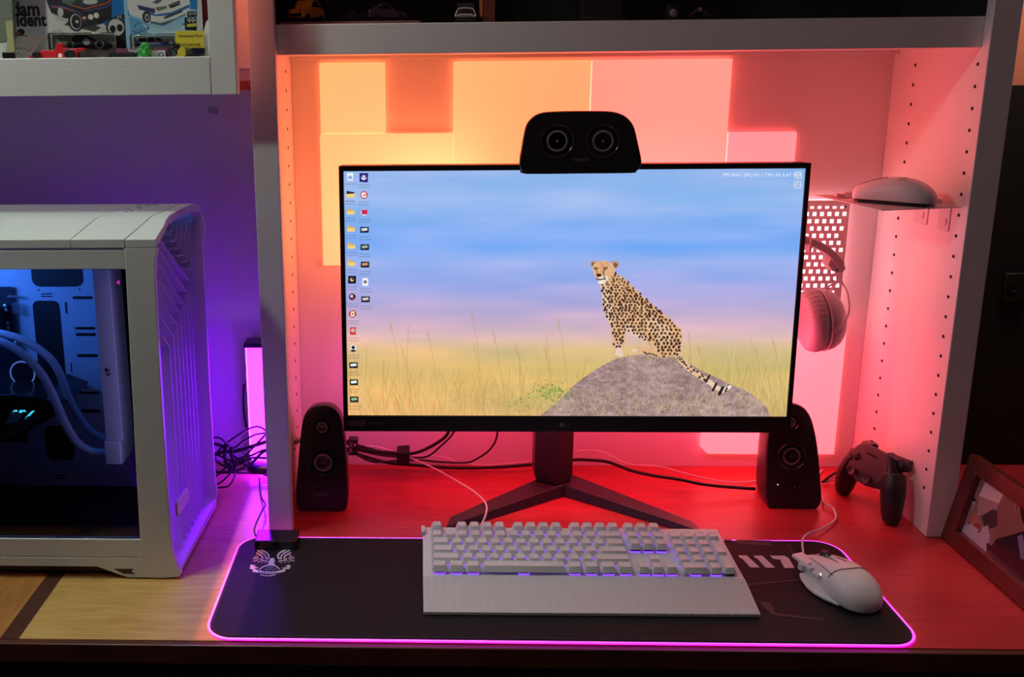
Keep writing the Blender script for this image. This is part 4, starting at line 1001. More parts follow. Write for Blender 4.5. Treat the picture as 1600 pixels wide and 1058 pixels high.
MB().torus((0, .036, mz(0, .036)-.0045), (1, 0, 0), .0112, .0009, 24, 6).build('wheel_ring', BLKR, gm_)
MB().box((-.004, .012, mz(0, .018)-.003), (.004, .023, mz(0, .018)+.0014)).build('top_button', WPD, gm_, bevel=.0008)
for y0, y1 in ((-.002, .016), (.018, .036)):
    MB().hexa([(-.0345, y0, .0185), (-.029, y0, .0185), (-.029, y1, .0170), (-.0345, y1, .0170), (-.0335, y0, .0240), (-.029, y0, .0240), (-.029, y1, .0215), (-.0335, y1, .0215)]).build('side_button', WPD, gm_, bevel=.0009)
MB().hexa([(-.0355, .037, .0075), (-.029, .037, .0075), (-.029, .047, .0075), (-.0355, .047, .0075), (-.0345, .037, .0185), (-.029, .037, .0185), (-.029, .047, .0165), (-.0345, .047, .0165)]).build('thumb_button', WPD, gm_, bevel=.0014)
wf = MB(); wf.hexa([(-.0325, .030, .0165), (-.0180, .030, .0200), (-.0160, .0690, .0135), (-.0310, .0700, .0120), (-.0320, .030, .0225), (-.0180, .030, .0300), (-.0160, .0690, .0195), (-.0300, .0700, .0170)]); wf.build('left_button', WP, gm_, bevel=.0014)
MB().box((-.0345, -.006, .0262), (-.0330, -.0035, .0290)).build('status_light', emit('mouse_led', (1, .85, .9), 1), gm_)
MP = atz(1305, 912, .0065)
gm_.location = (.7855, -.1560, .0047); gm_.rotation_euler = (0, 0, math.radians(10))
bm_ = basis(gm_)
st_ = bm_ @ Vector((-.012, .066, .0075))
P = [st_, atz(1254, 846, .012), atz(1263, 834, .010), atz(1285, 826, .006), atz(1305, 812, .004), atz(1302, 795, .006), Vector((.8740, .105, .006)), Vector((.8840, .135, .0022)), Vector((.90, .20, .0022)), Vector((.93, .245, .0022))]
mc = MB().tube(P, .0016, 8, 6).build('mouse_cable', WCABLE, gm_)

# ---- metal shelf, perforated plate, spare mouse, usb stick
SHM = mat('pale_metal', (.66, .62, .60), .42, bump=.05)
ms = thing('metal_shelf', 'small thin metal shelf hooked onto the right side panel', 'shelf', (.93, .08, .51))
sz = .5135
poly_ = [(.8335, .158), (.8615, -.006), (.9865, .0190), (.9865, .178)]
MB().prism([(x, y, sz) for x, y in poly_], [(x, y, sz-.0014) for x, y in poly_]).build('plate', SHM, ms, bevel=.0003)
for (py0, y, w_) in ((350, .105, .040), (357, .045, .030)):
    z1 = sz-.0016; P = rrect(y, z1-.040, y+w_, z1, .004, 4)
    MB().prism([(.9868, a, b) for a, b in P], [(.9878, a, b) for a, b in P]).build('tab', SHM, ms, bevel=.0003)
    a_ = [(y+w_*.35+.0035*math.cos(t), z1-.026+.005*math.sin(t)) for t in np.linspace(2.0, 4.3, 7)]
    MB().tube([(.9866, a, b) for a, b in a_], .0005, 5, 1).build('hook_slot', SEAM, ms)
pp = thing('perforated_plate', 'thin metal plate full of square holes hanging behind the headset', 'perforated plate', (.87, .215, .3))
PYp = .215
def pw(px, py): q = aty(px, py, PYp); return q.x, q.z
rows = []
gx = pw(1279.7, 323)[0]-pw(1268, 323)[0]; gz = pw(1300, 323)[1]-pw(1300, 334.4)[1]
hx, hz = gx*.26, gz*.28
x1p, zt_ = pw(1329, 313); zb_ = pw(1320, 513)[1]; x0p = .775
m = MB(); zc0 = pw(1300, 323)[1]
nr = 15
ztop = zc0+hz
m.box((x0p, PYp, ztop), (x1p, PYp+.0012, zt_))
for r in range(nr):
    z = zc0-r*gz; xs0 = pw(1316, 323)[0]+(r % 5)*gx*.40
    while xs0 > x1p-.007: xs0 -= gx
    hxs = []
    x = xs0
    while x > x0p+.006: hxs.append(x); x -= gx
    hxs = hxs[::-1]; prev = x0p
    for x in hxs: m.box((prev, PYp, z-hz), (x-hx, PYp+.0012, z+hz)); prev = x+hx
    m.box((prev, PYp, z-hz), (x1p, PYp+.0012, z+hz))
    zl = z-gz+hz if r < nr-1 else zb_
    m.box((x0p, PYp, zl), (x1p, PYp+.0012, z-hz))
m.build('plate', SHM, pp, smooth=0)
MB().box((x0p, PYp+.0012, zt_-.010), (x1p, YW-.013, zt_-.0088)).build('flange', SHM, pp)
for x in (x0p+.012, x1p-.012): MB().box((x-.004, PYp+.0012, zb_+.004), (x+.004, YW-.013, zb_+.006)).build('standoff', SHM, pp)
MB().lathe([(.0016, 0), (.0016, .001)], (x1p-.008, PYp, zc0), (0, -1, 0), seg=10).build('screw', SEAM, pp)
sm_ = thing('wireless_mouse', 'white wireless mouse parked on the small metal shelf', 'computer mouse', (0, 0, 0))
secs2 = [(-.061,.006,.006,.006),(-.059,.016,.016,.014),(-.050,.025,.025,.024),(-.034,.0300,.0300,.0330),(-.014,.0300,.0300,.0375),(.008,.0285,.0285,.0365),(.03,.028,.028,.0310),(.048,.028,.028,.0245),(.058,.026,.026,.0200),(.062,.023,.023,.0170)]
mouse_body(.124, secs2, .0012).build('shell', WP, sm_, smooth=50, mods=subsurf(1))
o_ = [(.024, -.05), (.027, -.03), (.0265, .0), (.026, .05), (.018, .058), (-.018, .058), (-.026, .05), (-.0265, 0), (-.027, -.03), (-.024, -.05), (-.012, -.056), (.012, -.056)]
MB().prism([(x, y, .0004) for x, y in o_], [(x, y, .0032) for x, y in o_]).build('base', BLKP, sm_)
MB().lathe([(.0085, -.003), (.0092, -.002), (.0092, .002), (.0085, .003)], (0, .042, .0225), (1, 0, 0), seg=20).build('scroll_wheel', BLKR, sm_)
for k in (-1, 1): seam([(k*.005, y, mz(k*.005, y, secs2)+.0013) for y in np.linspace(.015, .058, 6)], par=sm_)
for x, y, a in ((-.017, -.008, .5), (-.011, -.014, -.6), (-.017, -.018, .4)):
    z = mz(x, y, secs2)+.0014; seam([(x-.004*math.cos(a), y-.004*math.sin(a), z-.0012), (x, y, z), (x+.004*math.cos(a), y+.004*math.sin(a), z+.0004)], .0004, 'side_mark', par=sm_)
sm_.location = (.9110, .058, sz+.0003); sm_.rotation_euler = (0, 0, math.radians(48)); sm_.scale = (.9, .9, .95)
us = thing('usb_stick', 'pale usb stick lying behind the wireless mouse on the metal shelf', 'usb stick', (.8720, .125, sz+.0003))
R_ = Matrix.Rotation(math.radians(6), 3, 'Z'); pv = (.8720, .125, sz)
MB().box((.8640, .120, sz+.0003), (.905, .132, sz+.0083), R_, pv).build('body', WPD, us, bevel=.0010)
MB().box((.8520, .1215, sz+.0015), (.8640, .1305, sz+.0062), R_, pv).build('connector', mat('usb_metal', (.55, .5, .5), .3, metal=.8), us, bevel=.0003)
us2 = thing('usb_cable_plug', 'small plug end lying right of the wireless mouse', 'plug', (.974, .045, sz+.0003))
MB().box((.957, .0600, sz+.0012), (.967, .0680, sz+.0052)).build('connector', BLKG, us2, bevel=.0005)
MB().box((.967, .0585, sz+.0004), (.9810, .0695, sz+.0060)).build('body', WPD, us2, bevel=.0010)

# ---- headset hanging on the perforated plate
HS = mat('headset_white', (.60, .57, .57), .5); HSF = mat('headset_leather', (.52, .48, .48), .55, bump=.5, bscale=500)
hs = thing('headset', 'pale over-ear headset hanging in front of the perforated plate', 'headset', (.83, .17, .40))
HY = .158
hc = aty(1237, 440, HY)
def hp(px, py, Y=HY): return aty(px, py, Y)
bandpx = [(1240,371),(1256,374),(1272,380),(1288,389),(1300,400),(1309,412)]
bp_ = [hp(*p) for p in bandpx]
def mirr(p): return Vector((2*hcx-p.x, p.y, p.z))
hcx = hp(1236, 371).x-.012
full = [mirr(p) for p in bp_[::-1]]+bp_
m = MB(); C_ = crom(full, 5); rings = []
for i, p in enumerate(C_):
    t = (C_[min(i+1, len(C_)-1)]-C_[max(i-1, 0)]).normalized(); n = Vector((-t.z, 0, t.x))
    if n.z < 0: n = -n
    rings.append([p+n*a*.0062+Vector((0, b*.0155, 0)) for a, b in ((1,-.75),(.85,-1),(-.85,-1),(-1,-.75),(-1,.75),(-.85,1),(.85,1),(1,.75))])
m.loft(rings).build('headband', HSF, hs, smooth=50)
for q in (1, -1):
    f = (lambda p: p) if q == 1 else mirr
    a, b = f(hp(1262, 371)), f(hp(1259, 391))
    MB().slab([a+Vector((-.002, -.017, 0)), a+Vector((.002, -.017, 0)), b+Vector((.002, -.017, 0)), b+Vector((-.002, -.017, 0))], (0, .034, 0)).build('band_clip', HS, hs, bevel=.0006)
    E = [f(hp(*p, HY-.012)) for p in ((1300,401),(1317,407),(1322,420),(1316,427),(1301,424),(1294,414))]
    MB().slab(E, (0, .026, 0)).build('band_end', HS, hs, bevel=.001)
    MB().lathe([(.0016, 0), (.0016, .0008)], f(hp(1308, 422, HY-.0125)), (0, -1, 0), seg=12).build('screw', SEAM, hs)
    for off in (-.006, .006):
        MB().tube([f(hp(x, y, HY)+Vector((0, off*k, 0))) for x, y, k in ((1309,425,1),(1312,440,1.6),(1314,452,4),(1309,474,7),(1300,490,8),(1291,503,8))], .0014, 6).build('yoke', HS, hs)
    MB().tube([f(hp(x, y, HY-.004)) for x, y in ((1303,428),(1300,436),(1305,442),(1297,446),(1292,452),(1290,462))], .0014, 6).build('cord', HS, hs)
    c = f(hp(1281, 500)); ax = Vector((q, 0, .10*1)).normalized()
    if q == -1: ax = Vector((-1, 0, .10)).normalized()
    zr = .0465
    MB().lathe([(zr*.55, -.001), (zr*.97, .0), (zr, .006), (zr*.96, .014), (zr*.86, .022), (zr*.70, .0285), (zr*.4, .031), (.001, .0315)], c+ax*.0010, ax, (0, 0, 1), 40, 1.10).build('ear_cup', HS, hs)
    pf_ = MB(); rg = []
    for r_, t in ((.60, -.024), (.80, -.0275), (.93, -.024), (1.0, -.014), (.98, -.005), (.93, -.0005)): rg.append((zr*r_, t))
    rings = []
    u = Vector((0, 0, 1)); u = (u-ax*u.dot(ax)).normalized(); v = ax.cross(u)
    for r_, t in rg:
        rings.append([c+ax*t+(u*math.cos(2*PI*k/120)*1.12+v*math.sin(2*PI*k/120))*r_*(1+.016*math.sin(k*2*PI/120*34+.6*math.sin(k*.4))) for k in range(120)])
    pf_.loft(rings).build('ear_cushion', HSF, hs, smooth=60)
    MB().torus(c+ax*.0015, ax, zr*.985, .0014, 48, 6, (0, 0, 1), 1.11).build('trim_ring', HS, hs)
    MB().lathe([(.0075, 0), (.0075, .0018), (.0062, .0024)], f(hp(1291, 504, HY)+Vector((0, -.0455, 0))), (0, -1, 0), seg=24).build('pivot', HS, hs)
    MB().lathe([(.0022, 0), (.0022, .002)], f(hp(1283, 538, HY-.034)), Vector((0, -1, -.4)), seg=14).build('jack', SEAM, hs)
# hook
MB().tube([(hcx, PYp-.0006, bp_[0].z-.010), (hcx, HY+.01, bp_[0].z-.011), (hcx, HY-.018, bp_[0].z-.0105), (hcx, HY-.022, bp_[0].z-.004)], .003, 8).build('hanger_hook', SHM, pp)

# ================================================================== game controller
gc_ = thing('game_controller', 'black game controller leaning on the right side panel', 'game controller', (0, 0, 0))
CB = mat('controller_black', (.022, .018, .020), .42, bump=.15, bscale=1500)
CFc = mat('controller_face', (.05, .038, .042), .38)
m = MB()
fp = [(-.042,.034),(-.030,.043),(.030,.043),(.044,.033),(.056,.012),(.054,-.006),(.040,-.024),(.012,-.030),(-.012,-.030),(-.040,-.024),(-.054,-.006),(-.056,.012)]
m.prism([(x, y, .008) for x, y in fp], [(x*.94, y*.9+.002, -.026) for x, y in fp])
for s in (-1, 1):
    m.tube([(s*.044, .012, -.010), (s*.054, -.010, -.012), (s*.060, -.034, -.017), (s*.064, -.058, -.024), (s*.0655, -.072, -.028)], [.022, .0225, .0205, .0175, .0125], 14, 5)
    m.tube([(s*.030, .030, -.012), (s*.048, .034, -.018), (s*.056, .034, -.030)], [.013, .012, .007], 10, 4)
m.build('shell', CB, gc_, smooth=0, mods=remesh(.0014, 10, .6))
fa_ = [(-.036,.036),(-.020,.044),(.022,.044),(.038,.034),(.048,.012),(.046,-.004),(.034,-.020),(.010,-.029),(-.010,-.029),(-.034,-.020),(-.046,-.004),(-.048,.012)]
MB().prism([(x, y, .0095) for x, y in fa_], [(x*1.01, y*1.01, .0068) for x, y in fa_]).build('faceplate', CFc, gc_, bevel=.0010)
for s in (-1, 1):
    so = MB().lathe([(.0105, .0090), (.0105, .0110), (.0085, .0116), (.0085, .0100)], (s*.0185, -.0135, 0), (0, 0, 1), seg=28).build('stick_ring', BLKG, gc_)
    MB().lathe([(.0038, .010), (.0038, .0165), (.0085, .0175), (.0090, .0195), (.0086, .0208), (.0062, .0198), (.0001, .0194)], (s*.0185, -.0135, 0), (s*.06, -.05, 1), seg=28).build('thumb_stick', CFc, gc_)
MB().box((-.0375, .0098, .0090), (-.0225, .0150, .0122)).box((-.0326, .0049, .0090), (-.0274, .0199, .0122)).build('direction_pad', BLKG, gc_, bevel=.0006)
for dx, dy in ((0, .0085), (.0085, 0), (0, -.0085), (-.0085, 0)):
    MB().lathe([(.0041, .0090), (.0041, .0118), (.0030, .0128), (.0001, .0130)], (.030+dx, .0125+dy, 0), (0, 0, 1), seg=18).build('face_button', BLKG, gc_)
MB().lathe([(.0048, .0090), (.0048, .0108), (.0040, .0113), (.0001, .0113)], (0, .0085, 0), (0, 0, 1), seg=20, sy=1.25).build('home_button', BLKG, gc_)
for s in (-1, 1): MB().lathe([(.0026, .0090), (.0026, .0106), (.0001, .0110)], (s*.0105, .0090, 0), (0, 0, 1), seg=14, sy=1.4).build('menu_button', BLKG, gc_)
MB().box((-.013, .0265, .0088), (.013, .0305, .0099)).build('speaker_slot', BLKG, gc_, bevel=.0003)
for s in (-1, 1):
    MB().prism([(s*.020, .044, .002), (s*.046, .040, -.002), (s*.052, .030, -.006), (s*.022, .036, .002)], [(s*.020, .049, -.012), (s*.048, .047, -.016), (s*.056, .034, -.018), (s*.022, .040, -.012)]).build('shoulder_button', BLKG, gc_, bevel=.0012)
    MB().prism([(s*.024, .045, -.014), (s*.050, .042, -.018), (s*.052, .034, -.020), (s*.024, .036, -.016)], [(s*.026, .047, -.024), (s*.055, .050, -.030), (s*.058, .038, -.029), (s*.026, .038, -.024)]).build('trigger', CB, gc_, bevel=.0014)
A3 = Vector((.25, -.96825, 0)); th = math.radians(21)
hn = Vector((-.96825, -.25, 0)); N3 = (hn*math.cos(th)+Vector((0, 0, 1))*math.sin(th)); B3 = N3.cross(A3)
MC = Matrix((A3, B3, N3)).transposed()
gc_.rotation_euler = MC.to_euler(); gc_.location = (.9385, .098, .0684); gc_.scale = (.86, .86, .86)

# ================================================================== picture frame on the right
pf0 = thing('photo_frame', 'dark red photo frame with a family photo leaning at the right', 'photo frame', (1.03, -.1, 0))
FX = Vector((1.0135, .0, .0012)); eY = Vector((.008, -1, 0)).normalized(); eU = Vector((.20, 0, .98)).normalized(); eN = eY.cross(eU)
if eN.x > 0: eN = -eN
def fpnt(u, v, d=0): return FX+eY*u+eU*v+eN*d
def funp(px, py, d=0):
    r = FWD+RIGHT*((px-CX)/F_PX)-UP*((py-CY)/F_PX); k = ((FX+eN*d)-CAM).dot(eN)/r.dot(eN); q = CAM+r*k-FX; return q.dot(eY), q.dot(eU)
u0, v0 = funp(1472, 840); u1, v1 = funp(1597, 948); u2, v2 = funp(1512, 703)
FWd, FHt = .215, max(v2, .13)
FRM = wood('frame_mahogany', (.10, .016, .014), (.19, .030, .022), axis='Z')
m = MB(); B_w = .024
def fb(a, b, c, d): m.prism([fpnt(*a, .006), fpnt(*b, .006), fpnt(*c, .0045), fpnt(*d, .0045)], [fpnt(*a, -.010), fpnt(*b, -.010), fpnt(*c, -.010), fpnt(*d, -.010)])
b_ = B_w
fb((0,0),(FWd,0),(FWd-b_,b_),(b_,b_)); fb((FWd,0),(FWd,FHt),(FWd-b_,FHt-b_),(FWd-b_,b_)); fb((FWd,FHt),(0,FHt),(b_,FHt-b_),(FWd-b_,FHt-b_)); fb((0,FHt),(0,0),(b_,b_),(b_,FHt-b_))
m.build('frame', FRM, pf0, bevel=.0006)
m = MB(); m.prism([fpnt(b_, b_, -.006), fpnt(FWd-b_, b_, -.006), fpnt(FWd-b_, FHt-b_, -.006), fpnt(b_, FHt-b_, -.006)], [fpnt(b_, b_, -.009), fpnt(FWd-b_, b_, -.009), fpnt(FWd-b_, FHt-b_, -.009), fpnt(b_, FHt-b_, -.009)]); m.build('backing', BLKP, pf0)
pw_, ph_ = FWd-2*b_, FHt-2*b_
pcv = Canvas(300, int(300*ph_/pw_), (150, 130, 124))
def fm(p):
    u, v = funp(p[0], p[1], -.0055); return ((u-b_)/pw_*pcv.W, (1-(v-b_)/ph_)*pcv.H)
pcv.map = fm
zf = lambda x, y: (1470+x/4.07, 690+y/4.07)
def pp_(pts, c, al=1): pcv.poly([zf(*p) for p in pts], c, al)
pp_([(100,140),(260,160),(230,380),(150,560),(60,580)], (176,150,142)); pp_([(310,205),(445,280),(370,395),(240,345)], (240,226,220)); pp_([(240,345),(370,395),(340,470),(230,470)], (190,160,156))
pp_([(180,300),(230,380),(150,380)], (60,60,80)); pp_([(150,380),(220,382),(215,400),(165,400),(120,560),(95,540)], (214,210,212))
pcv.ell(zf(400, 500), 10, 8, (60, 40, 44)); pp_([(260,470),(330,430),(370,440),(360,540),(280,560)], (84,64,70))
pp_([(430,290),(520,300),(600,420),(560,640),(420,700),(330,620),(360,520),(355,420),(390,350)], (150,112,104))
pp_([(470,330),(560,320),(640,420),(620,560),(520,520),(500,420)], (50,36,40)); pcv.ell(zf(480, 415), 9, 13, (190,140,128)); pcv.ell(zf(482, 418), 5, 8, (130,84,80))
pp_([(350,620),(520,570),(620,560),(700,900),(300,700)], (40,40,52)); pp_([(485,600),(520,590),(540,760),(505,740)], (150,160,200), .8)
pp_([(120,560),(170,520),(230,560),(300,530),(310,600),(290,740),(200,700),(120,610)], (206,196,216)); pcv.ell(zf(218, 500), 20, 17, (196,120,100)); pcv.ell(zf(232, 545), 17, 13, (170,90,84)); pcv.line([zf(195,520), zf(230,505), zf(270,540)], 2, (230,200,200), .7)
pp_([(190,520),(240,560),(200,640),(130,590)], (214,206,222)); pp_([(290,640),(600,820),(480,930),(290,760)], (66,40,44))
pcv.mesh('picture', attr_mat('photo_print', False, .25, 1, .6), pf0, fpnt(b_, FHt-b_, -.0055), eY*pw_, -eU*ph_)
MB().prism([fpnt(.09, .10, -.011), fpnt(.12, .10, -.011), fpnt(.12, .008, -.011), fpnt(.09, .008, -.011)], [fpnt(.09, .10, -.014), fpnt(.12, .10, -.014), (1.088, -.12, .001), (1.088, -.09, .001)]).build('easel_back', BLKP, pf0)

# ================================================================== cables under the monitor
def cable(name, pts, r, m_, label, cat='cable', Y=None, seg=8, group=None):
    P = [(aty(x, y, yy)) for x, y, yy in pts]; P = [Vector((p.x, p.y, max(p.z, r+.0008))) for p in P]
    return tag(MB().tube(P, r, seg, 6).build(name, m_), label, cat, group)
cable('power_cable', [(705,660,.165),(698,680,.178),(680,694,.188),(655,706,.195),(630,710,.20),(600,707,.20),(565,698,.20),(545,692,.20),(520,690,.21)], .0030, BLKR, 'thick black cable curving down left from behind the monitor')
cable('signal_cable', [(716,660,.168),(706,680,.184),(690,696,.196),(668,713,.208),(640,715,.214),(600,712,.214),(570,706,.214),(540,700,.214)], .0018, BLKR, 'thin black cable just right of the thick one behind the monitor')
cable('signal_cable', [(777,660,.17),(776,684,.180),(765,703,.190),(745,717,.200),(728,723,.207),(690,722,.211),(655,719,.220),(620,720,.226),(585,722,.220),(560,712,.224),(540,700,.226)], .0018, BLKR, 'thin black cable looping from the middle of the monitor to the left')
cable('power_cable', [(540,703,.236),(600,722,.236),(650,727,.234),(700,731,.232),(760,731,.232),(820,727,.230),(893,719,.228),(920,719,.224),(950,722,.214),(985,735,.180),(1020,743,.158),(1060,749,.152),(1100,757,.145),(1150,762,.145),(1180,764,.145)], .0030, BLKR, 'thick black cable running along the back to the right speaker')
cable('thin_white_cable', [(540,700,.246),(562,699,.246),(585,698,.246),(610,707,.246),(650,712,.246),(690,714,.246),(720,724,.246),(760,727,.246),(800,724,.246),(830,720,.246),(893,708,.240),(915,704,.238),(940,706,.236),(962,716,.228),(985,726,.218),(1030,729,.212),(1060,737,.196),(1100,747,.186),(1135,753,.184),(1165,753,.190),(1190,752,.200),(1230,750,.215)], .0013, WCABLE, 'thin white cable wavering along the back behind the stand')
cable('cable_loop', [(540,690,.20),(565,702,.199),(590,706,.199),(620,709,.1985),(632,711,.1985)], .0042, BLKR, 'thick black lead between the left speaker and the strap')
st_ = thing('cable_strap', 'black strap binding the cables beneath the left half of the monitor', 'cable tie', aty(630, 714, .205))
P = [aty(x, y, Yq) for x, y, Yq in ((620,705,.200),(620,722,.200),(640,722,.200),(640,704,.200))]
MB().prism([p+Vector((0, -.009, 0)) for p in P], [p+Vector((0, .026, 0)) for p in P]).build('band', mat('velcro', (.012, .010, .010), .9, bump=.8, bscale=1200), st_, bevel=.002)
tg = thing('cable_tag', 'black tag with pale lettering on the cables by the left speaker', 'cable tag', aty(551, 700, .19))
P = [aty(x, y, .188) for x, y in ((544,687),(559,688),(558,712),(544,712))]
MB().prism(P, [p+Vector((0, .018, 0)) for p in P]).build('band', BLKP, tg, bevel=.001)
text('lettering', 'OCAL', mat('tag_print', (.6, .5, .5), .5), tg, aty(548, 699.5, .1872), (0, 0, -1), (1, 0, 0), .008, .0001)
a, b, c = (aty(x, y, .1872) for x, y in ((552,693.5),(557,694),(554.5,698)))
MB().slab([a, b, c], (0, -.0003, 0)).build('heart_mark', mat('tag_print2', (.7, .55, .5), .5), tg, smooth=0)
P = [aty(x, y, .24) for x, y in ((540,440),(535,470),(527,500),(524,540),(516,575),(508,605),(503,640),(502,690))]
tag(MB().tube(P, .0008, 5).build('white_cord', WCABLE), 'thin pale cord hanging down the back board left of the monitor', 'cord')
# plug poking through the left side panel
pg = thing('cable_plug', 'small pale plug poking through the left side panel behind the speaker', 'plug', (-.008, .165, .09))
q = atx(465, 687, -.008)
MB().lathe([(.0085, 0), (.0085, .004), (.005, .006), (.006, .014), (.0001, .015)], (-.0136, q.y, q.z), (1, 0, 0), seg=18).build('plug_body', WP, pg)
MB().lathe([(.0022, 0), (.0022, .002)], (-.0136, q.y, q.z-.016), (1, 0, 0), seg=10).build('screw', WP, pg)
# cables by the controller
for k, (r, m_, lb_) in enumerate(((.0022, BLKR, 'black cable rising from the desk to the controller'), (.0016, WCABLE, 'pale cable on the desk behind the controller, rear one'), (.0014, WCABLE, 'pale cable on the desk behind the controller, front one'))):
    P = [(1284+k*3, 754+k*2, .19), (1300+k*4, 742+k*3, .19), (1318+k*2, 733+k*4, .19), (1334, 727+k*4, .19), (1352, 722+k*4, .19)]
    cable('short_cable', P, r, m_, lb_)

# ================================================================== things on the top shelf
ZS = .7798
def toy_car(label, x, y, z, rot, L, col, kind='coupe', group=None, cat='toy car', extra=None):
    t = thing('toy_car', label, cat, (0, 0, 0), group=group)
    W_, H_ = L*.42, L*.30
    m = MB(); prof = {'coupe': [(-.5,.10),(-.5,.24),(-.44,.30),(-.22,.33),(-.08,.52),(.20,.52),(.38,.34),(.5,.30),(.5,.12)],
         'wagon': [(-.5,.10),(-.5,.28),(-.42,.32),(-.20,.36),(-.06,.54),(.44,.54),(.5,.32),(.5,.12)],
         'sport': [(-.5,.08),(-.48,.20),(-.2,.28),(0,.44),(.16,.46),(.4,.32),(.5,.30),(.5,.10)]}[kind]
    m.loft([[(a*L, -W_/2*s, b*L*(.96 if s < 1 else 1)) for a, b in prof] for s in (1,)]+[[(a*L, W_/2, b*L) for a, b in prof]])
    m.build('body', col, t, bevel=L*.02)
    g = MB()
    wn = {'coupe': [(-.10,.36),(-.02,.49),(.17,.49),(.28,.36)], 'wagon': [(-.10,.37),(-.02,.51),(.40,.51),(.43,.37)], 'sport': [(-.1,.30),(.01,.41),(.14,.42),(.26,.32)]}[kind]
    for s in (-1, 1): g.prism([(a*L, s*(W_/2+.0002), b*L) for a, b in wn], [(a*L, s*(W_/2-.0006), b*L) for a, b in wn])
    g.build('windows', BLKG, t, smooth=0)
    for a in (-.30, .31):
        for s in (-1, 1):
            wo = MB().lathe([(L*.095, 0), (L*.095, L*.06), (L*.06, L*.065), (L*.055, L*.05)], (a*L, s*(W_/2-L*.04), L*.096), (0, s, 0), seg=18).build('wheel', BLKR, t)
    if extra: extra(t, L, W_)
    t.location = (x, y, z); t.rotation_euler = (0, 0, rot); return t
YEL = mat('toy_yellow', (.75, .32, .02), .3); WHT = mat('toy_white', (.6, .58, .56), .35); DRK = mat('toy_dark', (.05, .03, .04), .4)
def bumper(t, L, W_):
    MB().box((-.52*L, -W_*.42, .13*L), (-.495*L, W_*.42, .20*L)).build('bumper', CHROME, t, bevel=.0003)
    MB().box((-.505*L, -W_*.40, .21*L), (-.497*L, -W_*.25, .27*L)).box((-.505*L, W_*.25, .21*L), (-.497*L, W_*.40, .27*L)).build('tail_lights', mat('red_lens', (.5, .02, .03), .3), t)
bk_ = tag(MB().box((.0012, .045, ZS), (.2050, .16, ZS+.0045)).build('thin_book', mat('book_maroon', (.20, .07, .08), .6), bevel=.0012), 'thin maroon book lying under the toy cars on the top shelf', 'book')
toy_car('small yellow toy coupe on the thin book at the left end of the top shelf', .036, .085, ZS+.0047, 1.15, .062, YEL, 'coupe', extra=bumper)
toy_car('dark toy car with raised tail right of the yellow one on the top shelf', .155, .085, ZS+.0047, -2.9, .058, DRK, 'sport')
toy_car('dark little toy car beside the raised one on the thin book', .108, .090, ZS+.0047, .4, .036, DRK, 'coupe')
wc = toy_car('white toy car seen from its end, left of the wooden post', .272, .10, ZS+.0003, PI/2, .060, DRK, 'coupe')
m = MB(); P = [aty(x, y, .066) for x, y in ((711,26),(713,20),(718,13),(737,13),(742,20),(744,26))]
m.tube(P, .0009, 6, 3); a, b = aty(717, 22, .0655), aty(738, 26, .0655); m.box((a.x, .065, b.z), (b.x, .0662, a.z)); m.box((aty(712,25.5,.066).x, .065, aty(712,25.8,.066).z), (aty(743,24,.066).x, .0662, aty(743,23.5,.066).z))
fo = m.build('car_end_outline', WHT, wc) if False else m.build('tail_panel', mat('toy_outline_white', (.62, .60, .60), .4), None)
fo.parent = wc; fo.matrix_parent_inverse = basis(wc).inverted()
pst = thing('wooden_post', 'upright reddish wooden post standing on the top shelf', 'post', (.305, .10, ZS))
MB().box((.2965, .085, ZS), (.3150, .105, ZT-.0185)).build('post', wood('post_wood', (.16, .035, .02), (.24, .06, .03), axis='Z'), pst, bevel=.0008)
MB().box((.2925, .084, ZS+.0105), (.2964, .106, ZT-.0185)).build('edge_trim', mat('orange_edge', (.5, .16, .05), .5), pst)
gj = thing('glass_jar', 'dim sparkling glass jar right of the wooden post', 'jar', (.3800, .10, ZS))
MB().lathe([(.020, 0), (.0225, .002), (.0225, .075), (.018, .082), (.018, .095)], (.3800, .10, ZS+.0003), (0, 0, 1), seg=28).build('body', mat('dark_glass', (.035, .03, .035), .15, bump=1, bscale=300, spec=.8), gj)
MB().lathe([(.0195, 0), (.0195, .012), (.001, .013)], (.3800, .10, ZS+.0955), (0, 0, 1), seg=24).build('lid', BLKG, gj)
tag(MB().box((.4380, .045, ZS), (.5000, .12, ZS+.006)).build('flat_case', mat('flat_case_black', (.02, .015, .018), .35), bevel=.0008), 'flat black case lying at the middle of the top shelf front', 'case')
tag(MB().box((.4500, .13, ZS), (.5100, .18, ZS+.12)).build('dark_box', mat('dark_box', (.012, .010, .012), .5), bevel=.001), 'tall dark box standing behind the flat black case', 'box')
kn = thing('round_knob', 'small round metal knob on a dark stand, top shelf right of centre', 'knob', (.574, .08, ZS))
MB().lathe([(.0055, 0), (.0055, .002), (.003, .003), (.0001, .0032)], aty(1052, 20, .075), (0, -1, 0), seg=20).build('dial', mat('dull_metal', (.30, .25, .27), .4, metal=.5), kn)
MB().box((.566, .0755, ZS+.0002), (.583, .095, ZS+.024)).build('stand', BLKP, kn, bevel=.001)
mt_ = thing('toy_motorbike', 'dark toy motorbike near the round knob on the top shelf', 'toy', (.615, .09, ZS))
for x in (.602, .628): MB().torus((x, .09, ZS+.0088), (0, 1, 0), .0065, .002, 20, 6).build('wheel', BLKR, mt_)
MB().tube([(.602, .09, ZS+.009), (.610, .09, ZS+.016), (.620, .09, ZS+.016), (.628, .09, ZS+.009)], .002, 6).build('frame', DRK, mt_)
MB().lathe([(.003, 0), (.0034, .004), (.001, .006)], (.613, .09, ZS+.017), (1, 0, .2), seg=12).build('tank', mat('toy_pink_metal', (.4, .2, .22), .3, metal=.5), mt_)

